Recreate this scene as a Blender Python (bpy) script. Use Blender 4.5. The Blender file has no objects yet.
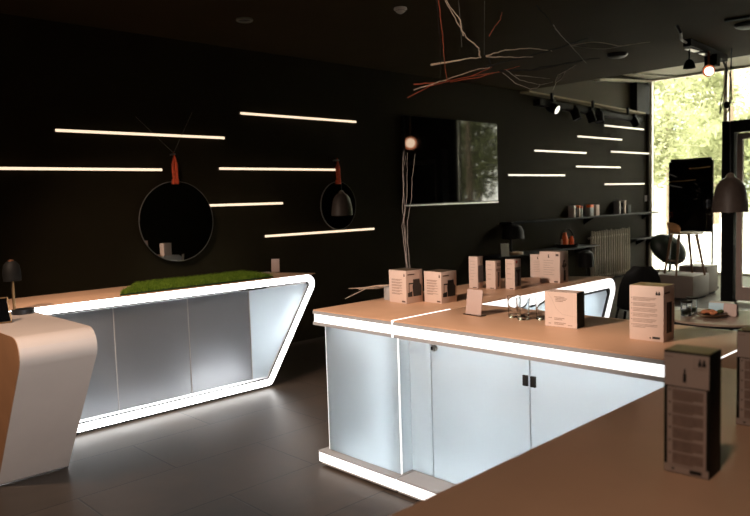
import bpy, bmesh, math, random
from mathutils import Vector, Matrix, Euler
random.seed(7)
PI = math.pi
S = bpy.context.scene
COL = S.collection

# ---------------------------------------------------------------- materials
MATS = {}
def mat(name, col, rough=.6, metal=0., emit=None, es=0., spec=.5, noise=None, bump=0., trans=0., ior=1.45, coat=0.):
    m = bpy.data.materials.new(name); m.use_nodes = True
    nt = m.node_tree; b = nt.nodes['Principled BSDF']
    b.inputs['Base Color'].default_value = (*col, 1); b.inputs['Roughness'].default_value = rough
    b.inputs['Metallic'].default_value = metal; b.inputs['IOR'].default_value = ior
    b.inputs['Specular IOR Level'].default_value = spec
    b.inputs['Transmission Weight'].default_value = trans
    b.inputs['Coat Weight'].default_value = coat
    if emit:
        b.inputs['Emission Color'].default_value = (*emit, 1); b.inputs['Emission Strength'].default_value = es
    if noise or bump:
        tc = nt.nodes.new('ShaderNodeTexCoord'); n = nt.nodes.new('ShaderNodeTexNoise')
        n.inputs['Scale'].default_value = noise[0] if noise else 60; n.inputs['Detail'].default_value = 5
        nt.links.new(tc.outputs['Object'], n.inputs['Vector'])
        if noise:
            r = nt.nodes.new('ShaderNodeValToRGB'); k = noise[1]
            r.color_ramp.elements[0].position = .3; r.color_ramp.elements[1].position = .7
            r.color_ramp.elements[0].color = (*[c*(1-k) for c in col], 1)
            r.color_ramp.elements[1].color = (*[min(1, c*(1+k)) for c in col], 1)
            nt.links.new(n.outputs['Fac'], r.inputs['Fac']); nt.links.new(r.outputs['Color'], b.inputs['Base Color'])
        if bump:
            bp = nt.nodes.new('ShaderNodeBump'); bp.inputs['Strength'].default_value = bump; bp.inputs['Distance'].default_value = .01
            nt.links.new(n.outputs['Fac'], bp.inputs['Height']); nt.links.new(bp.outputs['Normal'], b.inputs['Normal'])
    MATS[name] = m
    return m

def floor_mat():
    m = mat('floor_tile', (.06, .05, .044), .34)
    nt = m.node_tree; b = nt.nodes['Principled BSDF']
    tc = nt.nodes.new('ShaderNodeTexCoord'); mp = nt.nodes.new('ShaderNodeMapping')
    mp.inputs['Location'].default_value = (.37, .28, 0)
    br = nt.nodes.new('ShaderNodeTexBrick'); br.offset = .5
    br.inputs['Scale'].default_value = 1; br.inputs['Brick Width'].default_value = 1.2; br.inputs['Row Height'].default_value = .6
    br.inputs['Mortar Size'].default_value = .005; br.inputs['Mortar Smooth'].default_value = .2
    br.inputs['Color1'].default_value = (.064, .048, .037, 1); br.inputs['Color2'].default_value = (.053, .040, .031, 1)
    br.inputs['Mortar'].default_value = (.014, .011, .010, 1)
    n = nt.nodes.new('ShaderNodeTexNoise'); n.inputs['Scale'].default_value = 2.6; n.inputs['Detail'].default_value = 8; n.inputs['Roughness'].default_value = .65
    mx = nt.nodes.new('ShaderNodeMix'); mx.data_type = 'RGBA'; mx.blend_type = 'MULTIPLY'; mx.inputs[0].default_value = .75
    r = nt.nodes.new('ShaderNodeValToRGB'); r.color_ramp.elements[0].position = .32; r.color_ramp.elements[1].position = .68
    r.color_ramp.elements[0].color = (.55, .53, .5, 1); r.color_ramp.elements[1].color = (1.15, 1.12, 1.1, 1)
    L = nt.links.new
    L(tc.outputs['Object'], mp.inputs['Vector']); L(mp.outputs['Vector'], br.inputs['Vector']); L(tc.outputs['Object'], n.inputs['Vector'])
    L(n.outputs['Fac'], r.inputs['Fac']); L(br.outputs['Color'], mx.inputs[6]); L(r.outputs['Color'], mx.inputs[7]); L(mx.outputs[2], b.inputs['Base Color'])
    mr = nt.nodes.new('ShaderNodeMapRange'); mr.inputs['To Min'].default_value = .27; mr.inputs['To Max'].default_value = .45; b.inputs['Specular IOR Level'].default_value = .17
    L(n.outputs['Fac'], mr.inputs['Value']); L(mr.outputs['Result'], b.inputs['Roughness'])
    bp = nt.nodes.new('ShaderNodeBump'); bp.inputs['Strength'].default_value = .25; bp.inputs['Distance'].default_value = .004; bp.invert = True
    L(br.outputs['Fac'], bp.inputs['Height']); L(bp.outputs['Normal'], b.inputs['Normal'])
    return m

def frosted_mat(name, col, tr=.5, rough=.3):
    m = bpy.data.materials.new(name); m.use_nodes = True; nt = m.node_tree; nt.nodes.clear()
    o = nt.nodes.new('ShaderNodeOutputMaterial'); d = nt.nodes.new('ShaderNodeBsdfDiffuse'); t = nt.nodes.new('ShaderNodeBsdfTranslucent')
    g = nt.nodes.new('ShaderNodeBsdfGlossy'); g.inputs['Roughness'].default_value = rough
    d.inputs['Color'].default_value = (*col, 1); t.inputs['Color'].default_value = (*col, 1)
    a = nt.nodes.new('ShaderNodeMixShader'); a.inputs[0].default_value = tr
    f = nt.nodes.new('ShaderNodeFresnel'); f.inputs['IOR'].default_value = 1.4
    b = nt.nodes.new('ShaderNodeMixShader')
    L = nt.links.new
    L(d.outputs[0], a.inputs[1]); L(t.outputs[0], a.inputs[2]); L(f.outputs[0], b.inputs[0]); L(a.outputs[0], b.inputs[1]); L(g.outputs[0], b.inputs[2]); L(b.outputs[0], o.inputs[0])
    MATS[name] = m; return m

def pane_mat(name, tint=(.96, .98, .97), rough=0.):
    m = bpy.data.materials.new(name); m.use_nodes = True; nt = m.node_tree; nt.nodes.clear()
    o = nt.nodes.new('ShaderNodeOutputMaterial'); t = nt.nodes.new('ShaderNodeBsdfTransparent'); g = nt.nodes.new('ShaderNodeBsdfGlossy')
    t.inputs['Color'].default_value = (*tint, 1); g.inputs['Roughness'].default_value = rough
    f = nt.nodes.new('ShaderNodeFresnel'); f.inputs['IOR'].default_value = 1.45; x = nt.nodes.new('ShaderNodeMixShader')
    L = nt.links.new
    L(f.outputs[0], x.inputs[0]); L(t.outputs[0], x.inputs[1]); L(g.outputs[0], x.inputs[2]); L(x.outputs[0], o.inputs[0])
    MATS[name] = m; return m

def leaf_mat(name, c1, c2, sc=40):
    m = bpy.data.materials.new(name); m.use_nodes = True; nt = m.node_tree; nt.nodes.clear()
    o = nt.nodes.new('ShaderNodeOutputMaterial'); d = nt.nodes.new('ShaderNodeBsdfDiffuse'); t = nt.nodes.new('ShaderNodeBsdfTranslucent')
    x = nt.nodes.new('ShaderNodeMixShader'); x.inputs[0].default_value = .4
    tc = nt.nodes.new('ShaderNodeTexCoord'); n = nt.nodes.new('ShaderNodeTexNoise'); n.inputs['Scale'].default_value = sc
    r = nt.nodes.new('ShaderNodeValToRGB'); r.color_ramp.elements[0].position = .35; r.color_ramp.elements[1].position = .65
    r.color_ramp.elements[0].color = (*c1, 1); r.color_ramp.elements[1].color = (*c2, 1)
    L = nt.links.new
    L(tc.outputs['Object'], n.inputs['Vector']); L(n.outputs['Fac'], r.inputs['Fac'])
    L(r.outputs['Color'], d.inputs['Color']); L(r.outputs['Color'], t.inputs['Color'])
    L(d.outputs[0], x.inputs[1]); L(t.outputs[0], x.inputs[2]); L(x.outputs[0], o.inputs[0])
    MATS[name] = m; return m

M = MATS
floor_mat()
mat('wall_paint', (.0180, .0133, .0058), .75, spec=.08, noise=(3, .08), bump=.03)
mat('upper_wall_paint', (.066, .05, .028), .7, noise=(3, .08))
mat('ceiling_paint', (.046, .029, .0115), .85, spec=.1, noise=(2.5, .06))
mat('pale_ceiling_paint', (.66, .60, .48), .8, noise=(2.5, .05))
mat('pale_trim', (.82, .78, .66), .5, noise=(6, .05))
mat('peach_laminate', (.57, .335, .205), .42, noise=(4, .05))
mat('blush_corian', (.56, .44, .365), .4, noise=(5, .03))
mat('white_corian', (.62, .58, .56), .35, noise=(5, .03))
mat('brown_laminate', (.34, .17, .085), .5, noise=(6, .1))
mat('edge_lip', (.33, .325, .325), .4, noise=(8, .05))
mat('ledge_paint', (.34, .28, .17), .6, noise=(8, .05))
mat('gasket', (.10, .10, .105), .5, noise=(8, .05))
mat('black_gap', (.006, .006, .006), .7, noise=(8, .1))
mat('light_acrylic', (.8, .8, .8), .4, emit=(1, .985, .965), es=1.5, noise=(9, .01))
mat('led_mid', (.8, .8, .8), .4, emit=(.93, .96, 1), es=30., noise=(9, .01))
mat('led_soft', (.8, .8, .8), .4, emit=(.92, .965, 1), es=14., noise=(9, .01))
mat('strong_acrylic', (.8, .8, .8), .4, emit=(1, .985, .965), es=7., noise=(9, .01))
mat('led_tube', (.8, .8, .8), .4, emit=(.88, .955, 1), es=22., noise=(9, .01))
mat('warm_led', (.8, .75, .7), .4, emit=(1, .76, .53), es=1.25, noise=(9, .01))
mat('cool_led', (.8, .78, .72), .4, emit=(1, .89, .72), es=1.45, noise=(9, .01))
mat('led_channel', (.02, .016, .012), .5, noise=(9, .05))
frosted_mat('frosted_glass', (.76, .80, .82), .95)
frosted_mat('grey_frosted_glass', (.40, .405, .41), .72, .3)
mat('cabinet_white', (.7, .72, .73), .6, noise=(4, .03))
mat('chrome', (.75, .75, .76), .15, 1., noise=(30, .02))
mat('silver', (.6, .58, .55), .35, .9, noise=(30, .03))
mat('black_plastic', (.012, .012, .012), .45, noise=(20, .1))
mat('black_metal', (.006, .006, .006), .65, 0., spec=.15, noise=(20, .1))
mat('black_gloss', (.003, .003, .003), .035, spec=.36, noise=(4, .05))
mat('mirror_glass', (.7, .7, .67), .0, 1., noise=(3, .01))
mat('orange_strap', (.80, .10, .03), .6, noise=(40, .2))
mat('thin_wire', (.20, .18, .16), .5, noise=(40, .1))
mat('packet_cool_light', (.42, .60, .68), .5, noise=(9, .03))
mat('stem_grey', (.24, .205, .185), .7, noise=(30, .25))
mat('grass_base', (.02, .045, .008), .9, noise=(60, .3))
leaf_mat('grass_blade', (.11, .20, .022), (.29, .42, .055), 25)
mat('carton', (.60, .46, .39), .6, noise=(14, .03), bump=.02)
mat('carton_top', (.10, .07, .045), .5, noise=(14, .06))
mat('carton_dark', (.012, .013, .009), .6, spec=.2, noise=(14, .1))
mat('carton_window_sheen', (.23, .17, .07), .45, noise=(14, .08))  # greenish window light on the lids is put into this colour
mat('carton_grey', (.28, .27, .26), .55, noise=(14, .05))
mat('carton_white', (.52, .41, .35), .55, noise=(14, .03))
mat('print_grey', (.30, .21, .17), .6, noise=(50, .15))
mat('print_light', (.40, .30, .25), .6, noise=(50, .1))
mat('print_dark', (.02, .017, .015), .5, noise=(50, .2))
mat('print_red', (.45, .03, .02), .5, noise=(50, .1))
mat('print_brown', (.10, .06, .045), .5, noise=(50, .2))
mat('print_pic', (.17, .16, .16), .5, noise=(50, .2))
mat('card_paper', (.44, .325, .285), .5, noise=(12, .03))
mat('card_grey', (.32, .31, .30), .5, noise=(12, .03))
mat('card_mint', (.78, .84, .72), .5, noise=(12, .03))
mat('drinking_glass', (.97, .98, .98), .02, trans=1., ior=1.45, noise=(5, .01))
mat('amber_glass', (.30, .22, .14), .05, trans=.6, noise=(5, .05))
mat('twig_pale', (.80, .62, .48), .7, noise=(30, .25))
mat('twig_grey', (.48, .41, .35), .7, noise=(30, .25))
mat('twig_red', (.55, .10, .04), .7, noise=(30, .25))
mat('twig_dark', (.02, .015, .012), .8, noise=(30, .25))
mat('white_plastic', (.62, .60, .56), .4, noise=(20, .03))
mat('pendant_shade', (.10, .075, .062), .5, noise=(10, .12))
mat('pendant_cap', (.22, .17, .13), .5, noise=(10, .1))
mat('brass', (.45, .27, .13), .35, .9, noise=(30, .05))
mat('copper', (.5, .2, .1), .3, .9, noise=(30, .05))
mat('copper_bulb', (.9, .85, .8), .3, emit=(1, .80, .68), es=8., noise=(9, .01))
mat('bulb', (.9, .85, .8), .3, emit=(1, .72, .5), es=20., noise=(9, .01))
mat('spot_lens', (.9, .9, .85), .3, emit=(1, .93, .8), es=1.6, noise=(9, .01))
mat('wood_seat', (.36, .23, .13), .45, noise=(12, .15))
mat('dark_wood', (.13, .07, .035), .5, noise=(12, .15))
mat('cream_pad', (.6, .55, .46), .6, noise=(12, .04))
mat('plinth_paint', (.15, .12, .10), .6, noise=(6, .05))
mat('dark_green_shell', (.02, .03, .02), .4, noise=(8, .2))
mat('table_top', (.28, .20, .15), .3, noise=(8, .1))
mat('radiator_paint', (.50, .44, .34), .4, noise=(12, .06))
mat('orange_item', (.85, .13, .02), .5, noise=(20, .25))
mat('amber_item', (.80, .30, .07), .5, noise=(20, .25))
mat('food', (.45, .16, .07), .7, noise=(60, .4))
mat('food_green', (.05, .07, .02), .7, noise=(60, .4))
mat('lamp_dark', (.011, .010, .009), .6, spec=.2, noise=(10, .15))
mat('ext_paving', (.40, .39, .36), .8, noise=(1.5, .1))
mat('ext_wall', (.20, .19, .16), .8, noise=(1.5, .1))
mat('ext_window', (.12, .14, .15), .2, noise=(3, .1))
mat('bark', (.12, .09, .06), .9, noise=(8, .3))
leaf_mat('tree_leaf', (.105, .115, .055), (.22, .23, .13), .9)
mat('door_pink', (.5, .38, .33), .6, noise=(5, .05))
pane_mat('window_glass'); pane_mat('acrylic', (.93, .90, .88))

# ---------------------------------------------------------------- mesh helpers
class MB:
    def __init__(s): s.bm = bmesh.new()
    def box(s, x0, x1, y0, y1, z0, z1, mtx=None, bev=0.):
        b = bmesh.new(); bmesh.ops.create_cube(b, size=1)
        bmesh.ops.transform(b, matrix=Matrix.Translation(((x0+x1)/2, (y0+y1)/2, (z0+z1)/2)) @ Matrix.Diagonal((x1-x0, y1-y0, z1-z0, 1)), verts=b.verts)
        if bev: bmesh.ops.bevel(b, geom=b.edges[:], offset=bev, segments=2, affect='EDGES', profile=.5)
        s.add(b, mtx); return s
    def add(s, b, mtx=None):
        if mtx is not None: bmesh.ops.transform(b, matrix=mtx, verts=b.verts)
        me = bpy.data.meshes.new('tmp'); b.to_mesh(me); b.free(); s.bm.from_mesh(me); bpy.data.meshes.remove(me)
    def lathe(s, prof, n=32, mtx=None, closed=False):
        b = bmesh.new(); rings = []
        for r, z in prof:
            rings.append([b.verts.new((max(r, 1e-5)*math.cos(2*PI*i/n), max(r, 1e-5)*math.sin(2*PI*i/n), z)) for i in range(n)])
        pr = list(zip(rings, rings[1:])) + ([(rings[-1], rings[0])] if closed else [])
        for a, c in pr:
            for i in range(n): b.faces.new((a[i], a[(i+1) % n], c[(i+1) % n], c[i]))
        if not closed:
            b.faces.new(rings[0][::-1]); b.faces.new(rings[-1])
        bmesh.ops.remove_doubles(b, verts=b.verts, dist=2e-5)
        bmesh.ops.recalc_face_normals(b, faces=b.faces)
        s.add(b, mtx); return s
    def cyl(s, p, q, r0, r1=None, n=16):
        return s.tube([p, q], [r0, r0 if r1 is None else r1], n)
    def tube(s, pts, rad, n=8):
        pts = [Vector(p) for p in pts]; b = bmesh.new(); rings = []; up = Vector((.13, .27, .95)).normalized()
        if not isinstance(rad, (list, tuple)): rad = [rad]*len(pts)
        for i, p in enumerate(pts):
            t = (pts[min(i+1, len(pts)-1)] - pts[max(i-1, 0)]).normalized()
            if abs(t.dot(up)) > .97: up2 = Vector((1, .1, 0)).normalized()
            else: up2 = up
            u = t.cross(up2).normalized(); v = t.cross(u).normalized()
            rings.append([b.verts.new(p + (u*math.cos(2*PI*k/n) + v*math.sin(2*PI*k/n))*rad[i]) for k in range(n)])
        for a, c in zip(rings, rings[1:]):
            for k in range(n): b.faces.new((a[k], a[(k+1) % n], c[(k+1) % n], c[k]))
        b.faces.new(rings[0][::-1]); b.faces.new(rings[-1])
        bmesh.ops.recalc_face_normals(b, faces=b.faces); s.add(b); return s
    def prism(s, poly, y0, y1, axis='y', bev=0., mtx=None):
        """poly in the plane across AXIS: (x,z) for y, (y,z) for x, (x,y) for z"""
        f = {'y': lambda a, c, t: (a, t, c), 'x': lambda a, c, t: (t, a, c), 'z': lambda a, c, t: (a, c, t)}[axis]
        b = bmesh.new(); A = [b.verts.new(f(a, c, y0)) for a, c in poly]; B = [b.verts.new(f(a, c, y1)) for a, c in poly]
        n = len(poly); b.faces.new(A); b.faces.new(B[::-1])
        for i in range(n): b.faces.new((A[i], B[i], B[(i+1) % n], A[(i+1) % n]))
        bmesh.ops.recalc_face_normals(b, faces=b.faces)
        if bev: bmesh.ops.bevel(b, geom=b.edges[:], offset=bev, segments=2, affect='EDGES', profile=.5)
        s.add(b, mtx); return s
    def ring(s, outer, inner, t0, t1, axis='y', closed=True):
        f = {'y': lambda a, c, t: (a, t, c), 'x': lambda a, c, t: (t, a, c), 'z': lambda a, c, t: (a, c, t)}[axis]
        b = bmesh.new(); V = [[b.verts.new(f(a, c, t)) for a, c in P] for P in (outer, inner) for t in (t0, t1)]
        n = len(outer); O0, O1, I0, I1 = V
        for i in range(n if closed else n-1):
            j = (i+1) % n
            b.faces.new((O0[i], O1[i], O1[j], O0[j])); b.faces.new((I0[i], I0[j], I1[j], I1[i]))
            b.faces.new((O0[i], O0[j], I0[j], I0[i])); b.faces.new((O1[i], I1[i], I1[j], O1[j]))
        if not closed:
            for k in (0, n-1): b.faces.new((O0[k], I0[k], I1[k], O1[k]))
        bmesh.ops.recalc_face_normals(b, faces=b.faces); s.add(b); return s
    def ball(s, c, r, sc=(1, 1, 1), n=16, mtx=None):
        b = bmesh.new(); bmesh.ops.create_uvsphere(b, u_segments=n, v_segments=max(6, n//2), radius=r)
        bmesh.ops.transform(b, matrix=Matrix.Translation(c) @ (mtx or Matrix.Identity(4)) @ Matrix.Diagonal((*sc, 1)), verts=b.verts)
        s.add(b); return s
    def islands(s):
        s.bm.verts.ensure_lookup_table(); seen = set(); out = []
        for v in s.bm.verts:
            if v.index in seen: continue
            st = [v]; seen.add(v.index); isl = []
            while st:
                a = st.pop(); isl.append(a.index)
                for ed in a.link_edges:
                    o = ed.other_vert(a)
                    if o.index not in seen: seen.add(o.index); st.append(o)
            out.append(set(isl))
        return out
    def build(s, name, m, parent=None, smooth=True):
        if name.startswith('printed_'):          # a few printed marks: each mark a part of its own
            s.bm.verts.index_update(); isl = s.islands()
            if 1 < len(isl) <= 13:
                for q in isl:
                    w = MB(); w.bm = s.bm.copy(); w.bm.verts.ensure_lookup_table()
                    bmesh.ops.delete(w.bm, geom=[v for v in w.bm.verts if v.index not in q], context='VERTS')
                    o = w._link(name, m, parent, smooth)
                s.bm.free(); return o
        return s._link(name, m, parent, smooth)
    def _link(s, name, m, parent=None, smooth=True):
        me = bpy.data.meshes.new(name); s.bm.to_mesh(me); s.bm.free()
        o = bpy.data.objects.new(name, me); COL.objects.link(o); me.materials.append(MATS[m])
        if smooth and len(me.polygons):
            me.polygons.foreach_set('use_smooth', [True]*len(me.polygons))
            try: me.set_sharp_from_angle(angle=math.radians(32))
            except Exception: pass
        if parent: o.parent = parent
        return o

def rounded(poly, radii, n=8):
    out = []; N = len(poly)
    for i, p in enumerate(poly):
        p = Vector(p); a = Vector(poly[i-1]); c = Vector(poly[(i+1) % N]); r = radii[i] if isinstance(radii, (list, tuple)) else radii
        u = (a-p).normalized(); v = (c-p).normalized(); ang = u.angle(v)
        if r <= 1e-6:
            out += [tuple(p)]*(n+1); continue
        d = r/math.tan(ang/2); ce = p + (u+v).normalized()*(r/math.sin(ang/2))
        s0 = p+u*d-ce; s1 = p+v*d-ce; tot = s0.angle(s1)
        for k in range(n+1):
            t = k/n
            q = (s0*math.sin((1-t)*tot) + s1*math.sin(t*tot))/math.sin(tot)
            out.append(tuple(ce+q))
    return out

def offset(poly, d):
    """convex polygon, offset inwards by d (number or one per edge i -> i+1)"""
    N = len(poly); ar = sum(poly[i][0]*poly[(i+1) % N][1]-poly[(i+1) % N][0]*poly[i][1] for i in range(N)); sg = 1 if ar > 0 else -1
    L = []
    for i in range(N):
        p = Vector(poly[i]); q = Vector(poly[(i+1) % N]); t = (q-p).normalized(); nn = Vector((-t.y, t.x))*sg
        dd = d[i] if isinstance(d, (list, tuple)) else d
        L.append((p+nn*dd, t))
    out = []
    for i in range(N):
        p, t = L[i-1]; q, w = L[i]; den = t.x*w.y-t.y*w.x
        k = ((q.x-p.x)*w.y-(q.y-p.y)*w.x)/den; out.append(tuple(p+t*k))
    return out

def tag(o, label=None, cat=None, group=None, kind=None):
    if label: o['label'] = label
    if cat: o['category'] = cat
    if group: o['group'] = group
    if kind: o['kind'] = kind
    return o
def empty(name, loc, label, cat, group=None, rz=0.):
    o = bpy.data.objects.new(name, None); COL.objects.link(o); o.location = loc; o.rotation_euler = (0, 0, math.radians(rz)); o.empty_display_size = .1
    return tag(o, label, cat, group)
def struct(o, label=None):
    o['kind'] = 'structure'
    if label: o['label'] = label; 
    o['category'] = 'room'
    return o
def kids(o): return [c for c in bpy.data.objects if c.parent == o]
def copy_tree(o, parent=None):
    c = o.copy(); COL.objects.link(c)
    if parent: c.parent = parent
    for ch in kids(o): copy_tree(ch, c)
    return c

# ---------------------------------------------------------------- the room
WY = 6.45
def slab(name, m, *b, cat='room', label=None):
    o = MB().box(*b).build(name, m, smooth=False); o['kind'] = 'structure'; o['category'] = cat
    if label: o['label'] = label
    return o
slab('floor', 'floor_tile', -2.2, 14.0, -3.2, 6.7, -.12, 0, cat='floor', label='brown grey tiled floor with dark joints')
slab('ceiling', 'ceiling_paint', -2.2, 9.55, -3.2, 6.7, 3.25, 4.1, cat='ceiling', label='dark brown lowered ceiling over the counters')
slab('ceiling_upper', 'pale_ceiling_paint', 9.55, 14.2, -3.2, 6.7, 3.84, 4.1, cat='ceiling', label='pale higher ceiling strip beside the tall window')
slab('wall_back', 'wall_paint', -2.2, 14.0, WY, 6.7, -.1, 3.22, cat='wall', label='long near-black wall with slim light strips')
slab('wall_back_header', 'wall_paint', -2.2, 9.5, WY, 6.7, 3.22, 3.3, cat='wall', label='top of the near-black wall where it meets the ceiling')
slab('wall_back_upper', 'upper_wall_paint', 9.5, 14.0, 6.5, 6.7, 3.2, 4.0, cat='wall', label='brown wall above the dark panelled wall')
slab('wall_left', 'wall_paint', -2.4, -2.2, -3.2, 6.7, -.1, 4.1, cat='wall')
slab('wall_front', 'wall_paint', -2.4, 14.2, -3.4, -3.2, -.1, 4.1, cat='wall')
slab('wall_right', 'wall_paint', 14.0, 14.2, -3.4, 1.35, -.1, 4.1, cat='wall')
slab('wall_right_corner', 'wall_paint', 13.9, 14.2, 6.43, 6.9, -.1, 4.1, cat='wall', label='wall end beside the window')
o = MB().prism([(9.5, 3.205), (13.5, 3.12), (13.5, 3.145), (9.5, 3.23)], 6.28, 6.5).build('trim_1', 'ledge_paint', smooth=False); struct(o, 'pale ledge along the top of the dark wall'); o['category'] = 'trim'
o = MB().prism([(11.9, 3.625), (14.0, 3.78), (14.0, 3.825), (11.9, 3.67)], 6.38, 6.5).build('trim_2', 'pale_trim', smooth=False); struct(o, 'pale strip at the top of the brown upper wall'); o['category'] = 'trim'
o = MB().cyl((12.9, 6.24, 3.825), (14.0, 5.87, 3.825), .018, n=8).build('trim_3', 'pale_trim', smooth=False); struct(o); o['category'] = 'trim'
o = MB().box(13.3, 13.85, 6.36, 6.5, 3.15, 3.72).build('trim_4', 'black_metal', smooth=False); struct(o, 'black post above the end of the ledge'); o['category'] = 'trim'

# window, wall of glass
w = MB().box(13.96, 14.06, 1.35, 6.43, 3.80, 3.84).box(13.96, 14.06, 1.35, 6.43, 0, .04)
for y in (1.37, 3.2, 4.98, 6.41): w.box(13.97, 14.05, y-.03, y+.03, .04, 3.8)
wo = w.build('window_1', 'pale_trim', smooth=False); struct(wo, 'tall shop window of clear glass facing green trees'); wo['category'] = 'window'
MB().box(14.005, 14.013, 1.35, 6.43, .04, 3.8).build('window_pane', 'window_glass', wo, smooth=False)

# door portal
d = MB().box(10.55, 10.75, 3.64, 3.80, 0, 2.56).box(10.55, 10.75, 2.05, 2.2, 0, 2.56).box(10.55, 10.75, 2.2, 3.64, 2.40, 2.56)
do = d.build('door_1', 'black_metal', smooth=False); struct(do, 'black framed glass door portal at the right'); do['category'] = 'door'
x = MB()
for y in (3.55, 2.22): x.box(10.62, 10.68, y, y+.07, .03, 2.38)
x.box(10.62, 10.68, 2.29, 3.55, 2.30, 2.38).box(10.62, 10.68, 2.29, 3.55, .03, .22)
lf = x.build('door_leaf', 'door_pink', do, smooth=False)
MB().box(10.645, 10.652, 2.29, 3.55, .22, 2.30).build('pane', 'window_glass', lf, smooth=False)
MB().cyl((10.58, 2.4, .8), (10.58, 2.4, 1.5), .015).cyl((10.58, 2.4, .85), (10.64, 2.4, .85), .01).cyl((10.58, 2.4, 1.45), (10.64, 2.4, 1.45), .01).build('door_handle', 'silver', lf)

# ---------------------------------------------------------------- light strips on the wall
def strip(x0, x1, z, m, label):
    e = empty('led_strip_light', ((x0+x1)/2-.025, WY, z), label, 'light', 'slim light strips on the dark wall'); h = (x1-x0)/2
    MB().box(-h-.008, h+.008, -.022, 0, -.013, .013).build('mounting_channel', 'led_channel', e, smooth=False)
    MB().box(-h, h, -.036, -.022, -.012, .012, bev=.004).build('diffuser', m, e)
    return e
LEFT = 'on the dark wall above the grass topped counter'
strip(2.385, 4.097, 2.302, 'warm_led', 'warm light strip second from top, ends above the left round mirror')
strip(4.309, 5.976, 2.57, 'warm_led', 'topmost warm light strip left of the wall screen')
strip(4.557, 6.227, 1.248, 'warm_led', 'lowest warm light strip, passes just under the smaller round mirror')
strip(3.30, 4.815, 1.605, 'warm_led', 'short looking warm light strip partly behind the larger round mirror')
strip(4.018, 5.65, 1.984, 'warm_led', 'warm light strip ending at the orange strap of the smaller mirror')
strip(1.75, 3.374, 1.966, 'warm_led', 'warm light strip left of the larger mirror, cut by the picture edge')
strip(9.145, 10.775, 1.932, 'cool_led', 'light strip nearest the wall screen, lowest on that side')
strip(9.871, 11.499, 2.326, 'cool_led', 'light strip starting closest right of the screen at spotlight level')
strip(11.213, 12.824, 2.608, 'cool_led', 'second highest light strip below the row of spotlights')
strip(12.171, 13.745, 2.843, 'cool_led', 'highest light strip next to the window, under the last spotlight')
strip(11.155, 12.765, 2.087, 'cool_led', 'light strip in the middle of the far wall, third from bottom')
strip(12.408, 13.966, 2.375, 'cool_led', 'light strip touching the window end at mid height')
strip(12.16, 13.762, 1.772, 'cool_led', 'light strip just above the right end of the long shelf')

# ---------------------------------------------------------------- counters
T = .945          # reception counter top
TI = .957         # island top
K = .982
def lathe_edge(): pass
def counter_ring(e, outer, rad, th, y_front, y_back, x0):
    """lit front frame of a trapezoid counter, profile in local x,z"""
    inner = offset(outer, th); ri = [max(.0, r-.05) if r else 0 for r in rad]
    O = rounded(outer, rad); I = rounded(inner, ri)
    MB().ring(O, I, y_front, y_front+.012).build('light_band', 'strong_acrylic', e)
    MB().ring(rounded(offset(outer, .002), rad), rounded(offset(inner, -.002), ri), y_front+.012, y_back).build('shell', 'white_corian', e)
    MB().ring(rounded(offset(inner, -.004), ri), rounded(offset(inner, .006), ri), y_front-.001, y_front+.012).build('gasket', 'gasket', e)
    return inner, ri

# E: lit counter with the grass mat
e = empty('display_counter', (0, 5.03, 0), 'white trapezoid counter with lit frame and green grass mat on top', 'counter', 'lit counters')
outer = [(1.32, .022), (3.555, .022), (4.145, .948), (1.32, .948)]; rad = [0, .07, .085, 0]
inner, ri = counter_ring(e, outer, rad, .060, 0, .62, 1.3)
MB().prism([(1.32, 0), (4.09, 0), (3.80, .62), (1.32, .62)], .948, .957, axis='z', bev=.002).build('worktop', 'peach_laminate', e)
MB().box(1.34, 3.48, .03, .58, 0, .03).build('plinth', 'black_gap', e, smooth=False)
xs = [1.4, 2.187, 2.794, 3.374]
def xr(z): return inner[1][0] + (z-inner[1][1])/(inner[2][1]-inner[1][1])*(inner[2][0]-inner[1][0])
for i in range(3):
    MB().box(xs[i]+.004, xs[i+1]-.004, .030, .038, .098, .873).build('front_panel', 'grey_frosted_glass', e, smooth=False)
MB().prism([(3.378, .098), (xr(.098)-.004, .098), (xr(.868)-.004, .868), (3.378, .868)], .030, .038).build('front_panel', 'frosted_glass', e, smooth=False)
for x in xs[1:]:
    MB().box(x-.0035, x+.0035, .026, .042, .099, .868).build('panel_joint', 'white_plastic', e, smooth=False)
MB().box(1.5, 3.36, .15, .165, .105, .15).build('led_bar', 'led_mid', e, smooth=False)
MB().box(2.78, 3.24, .17, .20, .17, .27).build('led_bar', 'led_mid', e, smooth=False)
for x0, x1, z0, z1, yy in ((3.57, 3.90, .18, .80, .2), (3.42, 3.42, .16, .84, .25), (3.6, 3.7, .2, .8, .35), (3.62, 3.92, .2, .8, .1)): MB().prism([(x0, z0), (x0+.02, z0), (x1+.02, z1), (x1, z1)], yy, yy+.02).build('led_bar', 'led_soft', e, smooth=False)
MB().box(1.34, 3.5, .58, .60, .1, .86).build('rear_panel', 'cabinet_white', e, smooth=False)
MB().box(3.372, 3.378, .05, .58, .11, .857).build('light_baffle', 'cabinet_white', e, smooth=False)  # unseen divider added to stop light leaking between the panels

# D: near end of the same counter, slanted end panel
e = empty('reception_counter', (1.172, 0, 0), 'reception counter with pale slanted end panel and peach top at left', 'counter', 'lit counters')
prof = [(4.99, .002), (4.99, .945), (3.79, .945), (4.45, .002)]
out = rounded(prof, [0, 0, .10, .04], 10)
inn = rounded(offset(prof, .05), [0, 0, .06, .02], 10)
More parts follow.
